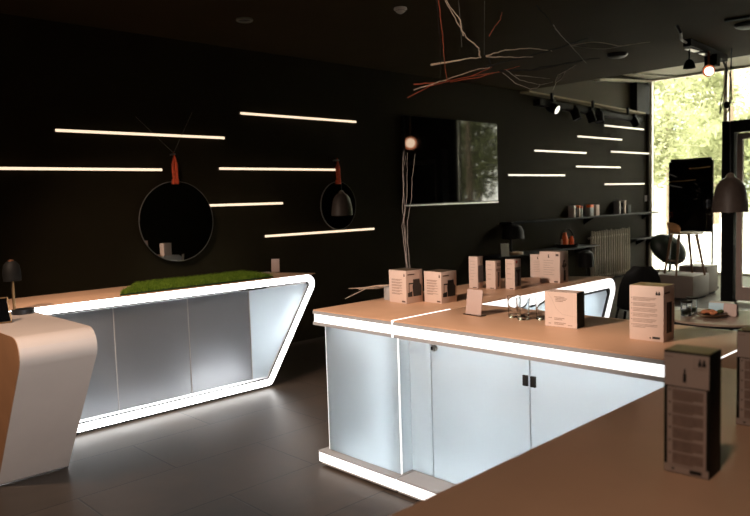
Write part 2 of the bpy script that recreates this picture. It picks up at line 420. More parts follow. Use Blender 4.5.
# split of the outer shell: top part peach, slanted part white
n = 11
k = 2*n + 5
MB().ring(out[n:k+1], inn[n:k+1], 0, .405, axis='x', closed=False).build('worktop', 'blush_corian', e)
MB().ring(out[k:], inn[k:], 0, .405, axis='x', closed=False).build('end_panel', 'blush_corian', e)
MB().prism(out, -.004, 0, axis='x').build('side_panel', 'brown_laminate', e)
ins = offset(prof, .05); MB().prism(rounded(ins, [0, 0, .06, .02], 10), .37, .403, axis='x').build('side_panel', 'white_corian', e)
MB().box(.03, .37, 4.6, 4.95, 0, .002).build('plinth', 'black_gap', e, smooth=False)

# C: counter of the island with trapezoid far end
e = empty('island_counter', (0, 0, 0), 'back arm of the island, lit counter with flask boxes and trapezoid far end', 'counter', 'lit counters'); e.scale = (K, K, TI/T); e.location = (.024, .015, 0)
MB().prism([(2.685, 2.671), (5.195, 2.672), (5.03, 2.97), (4.64, 3.355), (2.685, 3.355)], .938, T, axis='z', bev=.002).build('worktop', 'peach_laminate', e)
MB().box(2.69, 2.75, 2.675, 3.35, .872, .923).build('light_band', 'light_acrylic', e, smooth=False)
MB().box(2.682, 2.705, 2.672, 3.355, .9215, .938).build('upper_lip', 'edge_lip', e, smooth=False); MB().box(2.682, 2.76, 2.672, 3.355, .854, .872).build('lower_lip', 'edge_lip', e, smooth=False)
MB().box(2.684, 3.175, 2.664, 2.674, .94, .9465).box(2.681, 2.69, 2.664, 2.674, .855, .9465).build('light_inlay', 'light_acrylic', e, smooth=False)
MB().box(2.735, 2.747, 2.685, 3.30, .09, .855).build('end_glass', 'frosted_glass', e, smooth=False)
for bb in ((2.748, 2.83, 2.685, 2.697), (2.748, 3.4, 3.288, 3.30)): MB().box(*bb, .09, .855).build('side_glass', 'frosted_glass', e, smooth=False)
pl = MB().box(2.68, 2.72, 2.672, 3.342, .022, .082).build('plinth_light', 'light_acrylic', e, smooth=False)
MB().box(2.675, 3.45, 2.672, 3.345, .082, .088).box(2.68, 2.70, 2.672, 3.32, .012, .022).box(2.72, 3.45, 2.672, 3.32, .022, .082).build('plinth_top', 'edge_lip', e, smooth=False)
MB().box(2.70, 3.45, 2.68, 3.30, 0, .02).build('plinth_gap', 'black_gap', e, smooth=False)
for zz in (.11, .84): MB().cyl((2.87, 2.715, zz), (2.87, 3.2, zz), .009).build('led_bar', 'led_tube', e)
for yy in (2.682, 3.302): MB().box(2.736, 2.744, yy, yy+.003, .09, .852).build('glass_edge_glow', 'light_acrylic', e, smooth=False)  # emission stands in for LED light leaving the glass edges
MB().cyl((2.86, 2.82, .13), (2.86, 2.82, .82), .008).build('led_bar', 'led_tube', e)
MB().cyl((3.15, 2.78, .45), (3.15, 3.22, .45), .012).build('led_bar', 'led_tube', e)
MB().box(3.4, 3.42, 2.74, 3.28, .09, .93).build('inner_wall', 'cabinet_white', e, smooth=False)
outer = [(3.44, .03), (4.785, .03), (5.28, .934), (3.44, .934)]; rad = [0, .06, .085, 0]
inner2 = offset(outer, .075); ri = [0, .02, .03, 0]
MB().ring(rounded(outer, rad), rounded(inner2, ri), 2.675, 2.72).build('light_frame', 'light_acrylic', e)
MB().ring(rounded(outer, rad), rounded(inner2, ri), 2.72, 3.0).build('shell', 'white_corian', e)
MB().ring(rounded(offset(inner2, -.004), ri), rounded(offset(inner2, .011), ri), 2.6742, 2.70).build('gasket', 'gasket', e)
MB().prism(rounded(offset(inner2, .010), [0, .02, .03, 0]), 2.69, 2.698).build('front_panel', 'frosted_glass', e)
for bb in ((3.47, 4.6, 2.82, 2.85, .12, .14), (3.46, 3.475, 2.80, 2.82, .2, .8), (3.47, 4.95, 2.82, 2.85, .82, .84), (4.86, 4.88, 2.84, 2.86, .2, .75)): MB().box(*bb).build('led_bar', 'led_tube', e, smooth=False)
MB().box(3.44, 4.6, 2.98, 3.0, .05, .92).build('rear_panel', 'cabinet_white', e, smooth=False)

# A: middle counter with glass doors
e = empty('glass_door_counter', (0, 0, 0), 'middle counter of the island with frosted glass doors, lock and black latch', 'counter', 'lit counters'); e.scale = (K, K, TI/T); e.location = (.024, .015, 0)
MB().box(2.685, 3.43, .27, 2.662, .938, T, bev=.002).build('worktop', 'peach_laminate', e)
MB().box(2.69, 2.75, 1.02, 2.663, .872, .923).build('light_band', 'light_acrylic', e, smooth=False)
MB().box(2.682, 2.705, 1.005, 2.663, .9215, .938).build('upper_lip', 'edge_lip', e, smooth=False); MB().box(2.682, 2.85, 1.005, 2.663, .854, .872).build('lower_lip', 'edge_lip', e, smooth=False)
for y0, y1 in ((2.5255, 2.70), (1.8895, 2.5245), (1.03, 1.8885)):
    g = MB().box(2.83, 2.84, y0, y1, .0885, .855, bev=.001).build('glass_door' if y1 < 2.6 else 'glass_panel', 'frosted_glass', e)
lk = MB().cyl((2.812, 2.493, .797), (2.83, 2.493, .797), .017, n=20).build('lock', 'white_plastic', e)
MB().box(2.8105, 2.812, 2.494, 2.507, .788, .806).build('keyhole', 'black_plastic', lk, smooth=False)
for yy in (1.897, 1.853): MB().box(2.818, 2.83, yy, yy+.028, .69, .742, bev=.002).build('latch', 'black_plastic', e)
MB().box(2.68, 2.72, 1.02, 2.663, .022, .082).build('plinth_light', 'light_acrylic', e, smooth=False)
MB().box(2.675, 2.87, 1.02, 2.664, .082, .088).box(2.68, 2.70, 1.02, 2.66, .012, .022).box(2.72, 3.40, 1.02, 2.66, .022, .082).build('plinth_top', 'edge_lip', e, smooth=False)
MB().box(2.70, 3.38, .3, 2.66, 0, .02).build('plinth_gap', 'black_gap', e, smooth=False)
MB().cyl((3.12, 1.08, .47), (3.12, 2.62, .47), .012).build('led_bar', 'led_tube', e)
MB().box(3.38, 3.40, .29, 2.66, .09, .933).build('rear_panel', 'cabinet_white', e, smooth=False)
MB().box(2.84, 3.38, .29, .31, .09, .933).build('side_panel', 'cabinet_white', e, smooth=False)
for zz in (.11, .83): MB().cyl((2.98, 1.08, zz), (2.98, 2.62, zz), .012).build('led_bar', 'led_tube', e)
MB().box(2.74, 3.05, 1.004, 1.013, .94, .9465).build('light_inlay', 'light_acrylic', e, smooth=False)

# B: near arm
e = empty('near_counter', (0, 0, 0), 'near arm of the island, dim brown top with the tall dark box', 'counter', 'lit counters'); e.scale = (K, K, TI/T); e.location = (.024, .015, 0)
MB().box(.55, 2.680, .27, 1.0, .933, T, bev=.002).build('worktop', 'peach_laminate', e)
MB().box(.60, 2.67, .93, .95, .09, .933).box(.60, .62, .30, .93, .09, .933).build('side_panel', 'cabinet_white', e, smooth=False)
MB().box(.62, 2.67, .30, .32, .09, .933).build('rear_panel', 'cabinet_white', e, smooth=False)
MB().box(.65, 2.66, .33, .90, 0, .09).build('plinth', 'black_gap', e, smooth=False)

# ---------------------------------------------------------------- grass mat
e = empty('grass_mat', (0, 5.03, .957), 'long strip of artificial green grass on the lit counter', 'grass mat')
gp = [(2.24, .015), (3.63, .015), (3.66, .53), (2.62, .53)]
MB().prism(gp, 0, .012, axis='z').build('mat_base', 'grass_base', e)
b = bmesh.new()
def inpoly(x, y):
    c = False
    for i in range(len(gp)):
        (x1, y1), (x2, y2) = gp[i], gp[i-1]
        if (y1 > y) != (y2 > y) and x < (x2-x1)*(y-y1)/(y2-y1)+x1: c = not c
    return c
cnt = 0
while cnt < 9000:
    x = random.uniform(2.24, 3.66); y = random.uniform(.01, .53)
    if not inpoly(x, y): continue
    cnt += 1; a = random.uniform(0, 2*PI); h = random.uniform(.02, .042); l = random.uniform(-.014, .014); l2 = random.uniform(-.014, .014); wd = .0022
    dx, dy = math.cos(a)*wd, math.sin(a)*wd
    v = [b.verts.new((x-dx, y-dy, .01)), b.verts.new((x+dx, y+dy, .01)), b.verts.new((x+l*.4+dx*.6, y+l2*.4+dy*.6, .01+h*.6)), b.verts.new((x+l, y+l2, .01+h)), b.verts.new((x+l*.4-dx*.6, y+l2*.4-dy*.6, .01+h*.6))]
    b.faces.new(v)
q = MB(); q.add(b); g = q.build('grass_blades', 'grass_blade', e, smooth=False); g['kind'] = 'stuff'

# ---------------------------------------------------------------- product boxes
def plate_x(mb, u0, u1, v0, v1, wy, t=.0007):      # on the -X face, u from its left edge
    return mb.box(-t, .0002, wy-u1, wy-u0, v0, v1)
def plate_y(mb, u0, u1, v0, v1, t=.0007):
    return mb.box(u0, u1, -t, .0002, v0, v1)
def poly_y(mb, pts, t=.0009): return mb.prism(pts, -t, .0002)
def poly_x(mb, pts, wy, t=.0009): return mb.prism([(wy-u, v) for u, v in pts], -t, .0002, axis='x')
def lines(mb, u0, u1, v0, v1, n, wy, rows=2, gap=.35):
    """N paragraphs of tiny unreadable text, each of ROWS ragged lines"""
    H = (v1-v0)/n
    for i in range(n):
        top = v1-i*H
        for r in range(rows):
            hh = H*(1-gap)/rows; a = top-r*hh
            plate_x(mb, u0, u1-(random.uniform(.0, .12)*(u1-u0) if r < rows-1 else random.uniform(.1, .5)*(u1-u0)), a-hh*.62, a, wy)
def flask_poly(cx, z0, w, h):
    return [(cx-w/2, z0), (cx+w/2, z0), (cx+w/2, z0+h*.55), (cx+w*.42, z0+h*.68), (cx+w*.30, z0+h*.73), (cx+w*.30, z0+h), (cx-w*.30, z0+h), (cx-w*.30, z0+h*.73), (cx-w*.42, z0+h*.68), (cx-w/2, z0+h*.55)]

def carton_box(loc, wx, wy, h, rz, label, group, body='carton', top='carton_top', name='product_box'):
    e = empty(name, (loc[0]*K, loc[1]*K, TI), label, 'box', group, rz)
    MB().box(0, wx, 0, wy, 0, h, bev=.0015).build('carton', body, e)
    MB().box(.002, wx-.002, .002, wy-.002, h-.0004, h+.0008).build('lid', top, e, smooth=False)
    return e

GB = 'boxed goods on the island'
def flask_box(loc, wx, wy, h, rz, label):
    e = carton_box(loc, wx, wy, h, rz, label, GB)
    m = MB(); lines(m, wy*.16, wy*.82, h*.22, h*.73, 6, wy); m.build('printed_lettering', 'print_grey', e, smooth=False)
    m = MB(); poly_x(m, flask_poly(wy*.90, h*.82, wy*.07, h*.09), wy); plate_x(m, wy*.74, wy*.94, h*.035, h*.085, wy); m.build('printed_logo', 'print_brown', e, smooth=False)
    m = MB(); poly_y(m, [(wx*.42, h*.2), (wx*.90, h*.2), (wx*.92, h*.5), (wx*.82, h*.60), (wx*.80, h*.72), (wx*.42, h*.72), (wx*.42, h*.62), (wx*.38, h*.5)])
    poly_y(m, [(wx*.1, h*.2), (wx*.36, h*.2), (wx*.36, h*.36), (wx*.1, h*.32)])
    for a in ((.16, .30, .19, .60), (.16, .58, .42, .62)): plate_y(m, wx*a[0], wx*a[2], h*a[1], h*a[3])
    m.build('printed_flask', 'print_dark', e, smooth=False)
    m = MB(); plate_y(m, wx*.1, wx*.5, h*.86, h*.89); m.build('printed_title', 'print_brown', e, smooth=False)
    return e
flask_box((3.205, 3.045), .14, .162, .205, -5, 'flask carton at the left end of the island, with bare stems behind it')
flask_box((3.33, 2.862), .136, .150, .195, -4, 'flask carton standing right beside the one with stems behind')

def tall_box(loc, wx, wy, h, rz, label, style):
    e = carton_box(loc, wx, wy, h, rz, label, GB)
    m = MB(); lines(m, wy*.2, wy*.85, h*.2, h*.86, 7 if style == 1 else 4, wy, 1, .8); m.build('printed_lettering', 'print_light', e, smooth=False)
    m = MB(); plate_x(m, wy*.45, wy*.85, h*.02, h*.05, wy); m.build('printed_logo', 'print_brown', e, smooth=False)
    if style == 1:
        m = MB(); plate_y(m, wx*.08, wx*.999, h*.2, h*.72); m.build('printed_photo', 'print_pic', e, smooth=False)
        m = MB(); plate_y(m, wx*.45, wx*.55, h*.8, h*.97); m.build('printed_sign', 'print_grey', e, smooth=False)
    elif style == 2:
        m = MB(); poly_y(m, [(wx*.45, h*.08), (wx*.62, h*.08), (wx*.62, h*.6), (wx*.45, h*.6)]); m.build('printed_vase', 'print_dark', e, smooth=False)
        m = MB(); plate_y(m, wx*.15, wx*.9, h*.62, h*.72); plate_y(m, wx*.3, wx*.95, h*.8, h*.92); plate_y(m, wx*.7, wx*.85, h*.1, h*.6); m.build('printed_sign', 'print_grey', e, smooth=False)
    else:
        m = MB(); plate_y(m, .001, wx-.001, h*.10, h*.74); m.build('printed_photo', 'print_pic', e, smooth=False)
        m = MB(); poly_y(m, [(wx*.4, h*.12), (wx*.75, h*.12), (wx*.7, h*.55), (wx*.9, h*.66), (wx*.15, h*.66), (wx*.45, h*.52)], .0014); m.build('printed_vase', 'print_dark', e, smooth=False)
        m = MB(); poly_y(m, [(wx*.35+wx*.13*math.cos(a*PI/8), h*.91+wx*.13*math.sin(a*PI/8)) for a in range(16)]); m.build('printed_dot', 'print_red', e, smooth=False)
    return e
tall_box((4.03, 3.117), .066, .077, .228, 2, 'tallest of the three slim cartons, first from left', 1)
tall_box((4.073, 2.995), .067, .080, .200, 1, 'slim carton with narrow dark vase print, middle of three', 2)
tall_box((4.127, 2.868), .076, .077, .210, 0, 'slim carton with a red dot and dark vase print', 3)

def vase_box(loc, wx, wy, h, rz, label):
    e = carton_box(loc, wx, wy, h, rz, label, GB)
    m = MB(); lines(m, wy*.2, wy*.82, h*.2, h*.72, 7, wy, 1, .62); m.build('printed_lettering', 'print_light', e, smooth=False)
    m = MB(); plate_x(m, wy*.8, wy*.94, h*.86, h*.93, wy); plate_x(m, wy*.72, wy*.9, h*.02, h*.07, wy)
    poly_x(m, [(wy*.42, h*.80), (wy*.5, h*.80), (wy*.47, h*.87), (wy*.49, h*.91), (wy*.43, h*.91)], wy); m.build('printed_logo', 'print_brown', e, smooth=False)
    m = MB(); poly_y(m, [(wx*.42, h*.06), (wx*.68, h*.06), (wx*.66, h*.4), (wx*.46, h*.4)]); m.build('printed_vase', 'print_dark', e, smooth=False)
    m = MB()
    for i in range(26):
        a = random.uniform(-.9, .9); r = random.uniform(.05, .27)
        cx, cz = wx*.54+math.sin(a)*wx*r*1.9, h*.46+math.cos(a)*h*r*.95; s = random.uniform(.005, .011)
        poly_y(m, [(cx+s*math.cos(t*PI/3), cz+s*math.sin(t*PI/3)) for t in range(6)])
        if i % 3 == 0: poly_y(m, [(wx*.53, h*.4), (wx*.55, h*.4), (cx+.0015, cz), (cx-.0015, cz)])
    m.build('printed_flowers', 'print_brown', e, smooth=False)
    return e
vase_box((4.605, 2.798), .118, .170, .231, 1, 'large carton with flowers in a vase printed on its side')
vase_box((4.862, 3.07), .115, .150, .182, 2, 'shorter carton half hidden behind the flower print carton')

# flat carton with dark side
h, wx, wy = .174, .078, .172
e = carton_box((3.070, 1.773), wx, wy, h, 3, 'wide square carton with dark green side beside the tumblers', GB, body='carton_dark', top='carton')
m = MB(); plate_x(m, .001, wy-.001, .001, h-.001, wy); m.build('front_sheet', 'carton', e, smooth=False)
m = MB()
for a in ((.30, .84, .62), (.34, .80, .70), (.34, .76, .66), (.34, .72, .58)): m.box(-.0014, 0, wy*(1-a[2]), wy*(1-a[0]), h*a[1], h*(a[1]+.022))
for a in ((.12, .24, .22), (.30, .24, .62), (.30, .20, .55), (.30, .11, .66), (.12, .08, .2), (.72, .06, .86), (.30, .07, .6)): m.box(-.0014, 0, wy*(1-a[2]), wy*(1-a[0]), h*a[1], h*(a[1]+.022))
m.build('printed_lettering', 'print_grey', e, smooth=False)
m = MB(); m.tube([(-.001, wy*(1-.10), h*.95), (-.001, wy*(1-.22), h*.80), (-.001, wy*(1-.36), h*.52), (-.001, wy*(1-.56), h*.37), (-.001, wy*.05, h*.33)], .0006, 6); m.build('printed_curve', 'print_light', e)

# big carton at the right end
h, wx, wy = .240, .118, .150
e = carton_box((3.005, 1.318), wx, wy, h, 2, 'large text covered carton near the corner of the island', GB, top='carton_window_sheen')
m = MB(); lines(m, wy*.1, wy*.84, h*.2, h*.79, 6, wy, 3, .22); m.build('printed_lettering', 'print_light', e, smooth=False)
m = MB()
for i in range(6): plate_x(m, wy*.06, wy*.075, h*(.78-.0985*i-.014), h*(.78-.0985*i), wy)
plate_x(m, wy*.68, wy*.9, h*.045, h*.085, wy); plate_x(m, wy*.60, wy*.64, h*.045, h*.07, wy)
for u in (.80, .875): poly_x(m, [(wy*(u-.03), h*.84), (wy*(u+.03), h*.84), (wy*(u+.03), h*.875), (wy*(u+.016), h*.885), (wy*(u+.016), h*.905), (wy*(u-.016), h*.905), (wy*(u-.016), h*.885), (wy*(u-.03), h*.875)], wy)
m.build('printed_logo', 'print_dark', e, smooth=False)
m = MB(); plate_y(m, wx*.08, wx*.55, h*.86, h*.89); m.build('printed_title', 'print_brown', e, smooth=False)
m = MB(); plate_y(m, wx*.28, wx*.74, h*.14, h*.70); m.build('printed_photo', 'print_brown', e, smooth=False)
m = MB(); m.box(wx*.52, wx*.7, -.0015, 0, h*.16, h*.69); m.box(wx*.30, wx*.36, -.0015, 0, h*.2, h*.66); m.build('printed_vase', 'print_dark', e, smooth=False)
m = MB(); m.box(wx*.86, wx*.995, -.0015, 0, h*.3, h*.66); m.build('printed_tag', 'print_grey', e, smooth=False)

# tall dark carton in front
def dark_tall(loc, wx, wy, h, rz, label):
    e = carton_box(loc, wx, wy, h, rz, label, GB, body='carton_dark', top='carton_window_sheen')
    m = MB(); plate_x(m, .0015, wy-.0015, h*.72, h*.985, wy); plate_x(m, .0015, wy-.0015, .002, h*.07, wy); plate_x(m, wy*.08, wy*.93, h*.06, h*.71, wy); m.build('front_sheet', 'carton_white', e, smooth=False)
    m = MB(); n = 6
    for i in range(n):
        z1 = h*(.695-.104*i); rows = 6
        for r in range(rows):
            a = z1-.002-r*(h*.104-.005)/rows
            m.box(-.0013, 0, wy*(.13 if r < rows-1 else .35), wy*.80, a-.0036, a)
        m.box(-.0013, 0, wy*.1, wy*.9, z1-.0005, z1)
    m.build('printed_lettering', 'print_grey', e, smooth=False)
    m = MB()
    for i in range(n): m.box(-.0016, 0, wy*.85, wy*.875, h*(.69-.104*i)-.0035, h*(.69-.104*i))
    m.box(-.0016, 0, wy*.16, wy*.42, h*.022, h*.05); m.box(-.0016, 0, wy*.76, wy*.82, h*.03, h*.042)
    m.build('printed_logo', 'print_dark', e, smooth=False)
    m = MB(); m.prism([(wy*.50, h*.76), (wy*.57, h*.76), (wy*.57, h*.82), (wy*.55, h*.835), (wy*.55, h*.865), (wy*.52, h*.865), (wy*.52, h*.835), (wy*.50, h*.82)], -.0016, 0, axis='x')
    for u in (.12, .21): m.prism([(wy*(u-.035), h*.90), (wy*(u+.035), h*.90), (wy*(u+.035), h*.925), (wy*(u+.018), h*.932), (wy*(u+.018), h*.955), (wy*(u-.018), h*.955), (wy*(u-.018), h*.932), (wy*(u-.035), h*.925)], -.0016, 0, axis='x')
    m.build('printed_bottle', 'print_dark', e, smooth=False)
    m = MB(); m.box(-.0012, 0, wy*.05, wy*.34, h*.875, h*.878).box(-.0012, 0, wy*.335, wy*.34, h*.878, h*.965).box(-.0012, 0, wy*.8, wy*.95, h*.955, h*.96).build('printed_line', 'print_grey', e, smooth=False)
    return e
dark_tall((1.610, .601),   .078, .100, .283, 3, 'tall dark carton with white text sheet on the near counter')
dark_tall((2.064, .592), .070, .104, .262, 2, 'text covered tall carton cut off by the right picture edge')

# ---------------------------------------------------------------- tumblers
def tumbler(loc, label):
    e = empty('tumbler', (loc[0]*K, loc[1]*K, TI), label, 'glass', 'clear tumblers')
    MB().lathe([(.0, 0), (.028, 0), (.031, .004), (.036, .112), (.0325, .112), (.0275, .016), (.0, .014)], 28).build('glass_wall', 'drinking_glass', e)
    return e
tumbler((3.187, 2.222), 'clear tumbler first from left, farthest from the square carton')
tumbler((3.150, 2.139), 'clear tumbler in the middle of the row of three')
tumbler((3.206, 2.056), 'clear tumbler touching side of the wide square carton')

# ---------------------------------------------------------------- cards
def card(name, loc, w, h, tilt, rz, m, label, foot=True):
    e = empty(name, loc, label, 'sign', 'small counter cards', rz)
    t = math.radians(tilt); R = Matrix.Rotation(t, 4, 'Y')
    MB().box(-.002, .002, -w/2, w/2, 0, h, mtx=R, bev=.0008).build('card_sheet', m, e)
    if foot: MB().box(-.012, .03, -w/2-.01, w/2+.01, 0, .005, bev=.001).build('holder', 'acrylic', e)
    return e
card('counter_card', (3.10*K, 2.435*K, TI), .115, .142, 8, -6, 'card_paper', 'blank pinkish card in clear holder standing before the slim cartons')
card('counter_card', (3.94, 5.44, .957), .078, .125, 6, 42, 'card_paper', 'small beige card standing at the right end of grass topped counter')
e = empty('riser_block', (3.31*K, 3.27*K, TI), 'small grey block behind the left flask carton', 'block')
MB().box(-.05, .04, -.03, .03, 0, .085, bev=.002).build('block_body', 'card_grey', e)
card('counter_card', (3.315*K, 3.265*K, TI+.085), .05, .085, 8, -15, 'card_grey', 'tiny grey card on the block behind the flask carton', foot=False)
e = empty('twig_bundle', (3.30*K, 3.28*K, TI+.0865), 'pale twigs lying on the grey block and poking out left', 'twigs')
for pts, m in (([(.04, 0, .004), (-.1, .02, .012), (-.2, .05, .006), (-.31, .06, .014)], 'twig_pale'), ([(.04, .01, .003), (-.08, .03, -.008), (-.18, .04, 0), (-.35, .05, -.045)], 'twig_grey'), ([(.03, -.01, .004), (-.12, .0, .006), (-.25, .03, .003)], 'twig_grey')):
    MB().tube(pts, [.004, .0035, .003, .002][:len(pts)], 6).build('twig', m, e)

# willow stems in slim vase
e = empty('stem_vase', (3.455*K, 3.265*K, TI), 'slim vase of bare wavy stems behind the left flask carton', 'vase')
MB().lathe([(.0, 0), (.026, 0), (.026, .16), (.018, .175), (.014, .175), (.02, .155), (.0, .01)], 20).build('vase_body', 'lamp_dark', e)
vm = [[(0, 0, .03), (.0, .01, .2), (-.01, .03, .36), (-.005, .055, .47), (0, .02, .56), (.012, .04, .70), (.004, .045, .80), (.02, .01, .93)],
      [(.006, 0, .03), (.005, .0, .2), (0, .02, .36), (.0, .035, .50), (.0, -.02, .66), (.01, -.015, .80), (.01, -.03, .95)],
      [(-.006, .004, .03), (-.005, .01, .2), (0, .012, .36), (.01, .03, .46), (.0, .055, .60), (.01, .03, .74), (.0, .03, .86), (.01, .015, .97)],
      [(.004, -.006, .03), (.01, -.02, .2), (.008, .0, .36), (.01, -.005, .5), (.02, -.06, .66), (.02, -.07, .78), (.03, -.11, .94)]]
for p in vm:
    p = [(a[0], a[1]*.62, a[2]) for a in p]; q = []
    for a, c in zip(p, p[1:]):
        for k in range(4): q.append((Vector(a).lerp(Vector(c), k/4))*1+Vector((0, random.uniform(-.003, .003), 0)))
    q.append(Vector(p[-1])); n = len(q)
    MB().tube(q, [.0034-.0024*i/n for i in range(n)], 6).build('stem', 'stem_grey', e)

# ---------------------------------------------------------------- left counter: tablet stand and lamp
e = empty('mushroom_lamp', (1.50, 4.84, T), 'dark dome table lamp with brass stem and round black base', 'lamp')
MB().lathe([(0, 0), (.068, 0), (.07, .012), (.068, .03), (0, .033)], 32).build('base', 'black_plastic', e)
MB().cyl((-.045, .02, .018), (-.045, .02, .24), .009).build('stem', 'brass', e)
MB().lathe([(.0, .345), (.028, .34), (.048, .315), (.055, .27), (.053, .215), (.049, .215), (.05, .27), (.04, .31), (.0, .33)], 32, mtx=Matrix.Translation((-.045, .02, .0))).build('shade', 'lamp_dark', e)
MB().ball((-.045, .02, .345), .018, (1, 1, .5)).build('top_cap', 'copper', e)
e = empty('tablet_stand', (1.272, 4.50, T), 'black tablet leaning on a thin brass A frame stand', 'tablet')
R = Matrix.Rotation(math.radians(-20), 4, 'X')
MB().box(-.16, .05, -.004, .004, .012, .15, mtx=R, bev=.002).build('tablet', 'black_gloss', e)
m = MB(); P = [R @ Vector(p) for p in ((.055, -.006, .005), (.055, -.006, .155), (-.16, -.006, .155), (-.16, -.006, .005))]
for a, c in zip(P, P[1:]+P[:1]): m.cyl(a, c, .004, n=8)
m.cyl((.055, .005, .004), (.055, .10, .004), .004, n=8); m.cyl((.055, .10, .004), R @ Vector((.05, .0, .14)), .004, n=8); m.cyl((-.16, .005, .004), (-.16, .10, .004), .004, n=8); m.cyl((-.16, .10, .004), (.055, .10, .004), .004, n=8)
m.build('frame', 'brass', e)

# ---------------------------------------------------------------- mirrors
def wall_mirror(x, z, r, label, wires, tilt=(0, 0)):
    e = empty('round_mirror', (x, WY-.066, z), label, 'mirror', 'round mirrors on straps'); e.rotation_euler = (math.radians(tilt[0]), 0, math.radians(tilt[1]))
    Rx = Matrix.Rotation(math.radians(90), 4, 'X')
    MB().lathe([(0, -.004), (r-.004, -.004), (r-.004, .006), (0, .006)], 72, mtx=Rx).build('mirror_glass', 'mirror_glass', e)
    MB().lathe([(r-.003, -.008), (r, -.008), (r, .008), (r-.003, .008)], 72, mtx=Rx, closed=True).build('rim', 'thin_wire', e)
    s = r*.86; m = MB()
    h = .275 if wires else .265
    m.tube([(-.012, -.02, r-.02), (-.022, -.02, r+.06), (-.015, -.01, r+h*.6), (0, -.005, r+h), (.018, -.01, r+h*.6), (.012, -.02, r+.06), (.015, -.02, r-.02)], [.016, .014, .017, .013, .016, .014, .018], 8)
    m.box(-.035, .035, -.026, .004, r-.03, r+.02, bev=.006)
    m.build('strap', 'orange_strap', e)
    MB().cyl((0, .066, r+h-.012), (0, -.03, r+h-.012), .008).build('hook', 'silver', e)
    if wires:
        MB().tube([(0, -.005, r+h), (-.44, .065, r+h+.44)], .0018, 6).tube([(0, -.005, r+h), (.27, .065, r+h+.43)], .0018, 6).build('hanging_wire', 'thin_wire', e)
    return e
wall_mirror(3.462, 1.458, .395, 'larger round mirror with orange strap above the grass topped counter', True, (-.55, -1.4))
wall_mirror(5.585, 1.556, .285, 'smaller round mirror with orange strap reflecting a bell pendant', False, (.1, 1.85))

# ---------------------------------------------------------------- wall screen
e = empty('wall_screen', (7.785, WY, 1.52), 'large glossy black screen on dark wall reflecting the window', 'screen')
MB().box(-1.01, 1.01, -.06, 0, .012, 1.18, bev=.004).build('housing', 'black_plastic', e)
MB().box(-1.005, 1.005, -.0635, -.060, .028, 1.175).build('display', 'black_gloss', e, smooth=False)
MB().box(-1.01, 1.01, -.066, -.02, -.004, .012).build('bottom_bezel', 'silver', e, smooth=False)

# ---------------------------------------------------------------- shelves and goods on far wall
def shelf(x0, x1, z, y0, label):
    e = empty('wall_shelf', ((x0+x1)/2, WY, z), label, 'shelf', 'black wall shelves'); h = (x1-x0)/2
    MB().box(-h, h, y0-WY, 0, -.026, 0, bev=.002).build('board', 'black_metal', e)
    for k in (-.9, 0, .9): MB().prism([(0, -.026), (0, -.15), (y0-WY+.03, -.026)], h*k-.006, h*k+.006, axis='x').build('bracket', 'black_metal', e, smooth=False)
shelf(8.9, 13.95, 1.21, 6.22, 'long thin black shelf with small boxes on the far wall')
shelf(8.3, 11.25, .725, 6.05, 'lower black shelf with lamp and orange basket on the far wall')
shelf(12.95, 13.95, .715, 6.2, 'short lower black shelf between radiator and window')

GBK = 'small boxes on the long shelf'
def book(x, w, h, m, capm, label, dark=False):
    e = empty('shelf_box', (x, 6.38, 1.21), label, 'box', GBK)
    MB().box(-w/2, w/2, -.055, .055, 0, h, bev=.002).build('cover', m, e)
    if capm: MB().box(-w/2-.0015, w/2+.0015, -.0565, .02, h*.78, h+.001, bev=.0008).build('top_band', capm, e)
    return e
book(10.90, .05, .20, 'carton_white', 'white_plastic', 'white topped slim box first from left on the long shelf')
book(10.972, .035, .19, 'carton_dark', None, 'black slim box right after the white topped one')
book(11.07, .045, .20, 'carton_white', 'orange_item', 'red topped slim box third along the long shelf')
book(11.15, .04, .19, 'carton_grey', 'print_red', 'grey slim box with red top in the left shelf group')
book(11.49, .12, .20, 'carton_grey', 'orange_item', 'wide red topped box in the middle of the long shelf')
book(11.69, .12, .195, 'carton', None, 'beige box right of the wide red topped box')
book(12.53, .07, .25, 'carton_grey', None, 'tall pale box in the shelf group near the window')
book(12.64, .035, .23, 'carton_dark', None, 'dark thin box between two pale ones near the window')
book(12.74, .07, .25, 'carton_white', None, 'tall white box in the shelf group near the window')
book(12.90, .13, .16, 'carton_dark', None, 'low dark box at the right end of shelf goods')

e = empty('dome_table_lamp', (8.95, 6.24, .725), 'dark dome table lamp with wooden foot on the lower shelf', 'lamp')
MB().lathe([(0, 0), (.15, 0), (.155, .02), (.145, .035), (0, .04)], 32).build('foot', 'wood_seat', e)
MB().cyl((-.05, 0, .03), (-.05, 0, .33), .014).build('stem', 'lamp_dark', e)
MB().lathe([(0, .46), (.06, .455), (.13, .42), (.165, .35), (.17, .24), (.162, .24), (.155, .35), (.12, .405), (0, .44)], 32).build('shade', 'lamp_dark', e)
card('counter_card', (8.58, 6.12, .725), .12, .19, 10, 50, 'card_mint', 'pale green card beside dark dome lamp on the lower shelf', foot=False)
e = empty('wire_basket', (10.50, 6.24, .725), 'dark round basket with ring handle on the lower shelf', 'basket')
MB().lathe([(0, 0), (.17, 0), (.20, .06), (.19, .06), (.16, .012), (0, .01)], 32).build('bowl', 'lamp_dark', e)
MB().tube([(.21*math.cos(a*PI/12), 0, .10+.21*math.sin(a*PI/12)) for a in range(-1, 14)], .008, 8).build('ring_handle', 'black_metal', e)
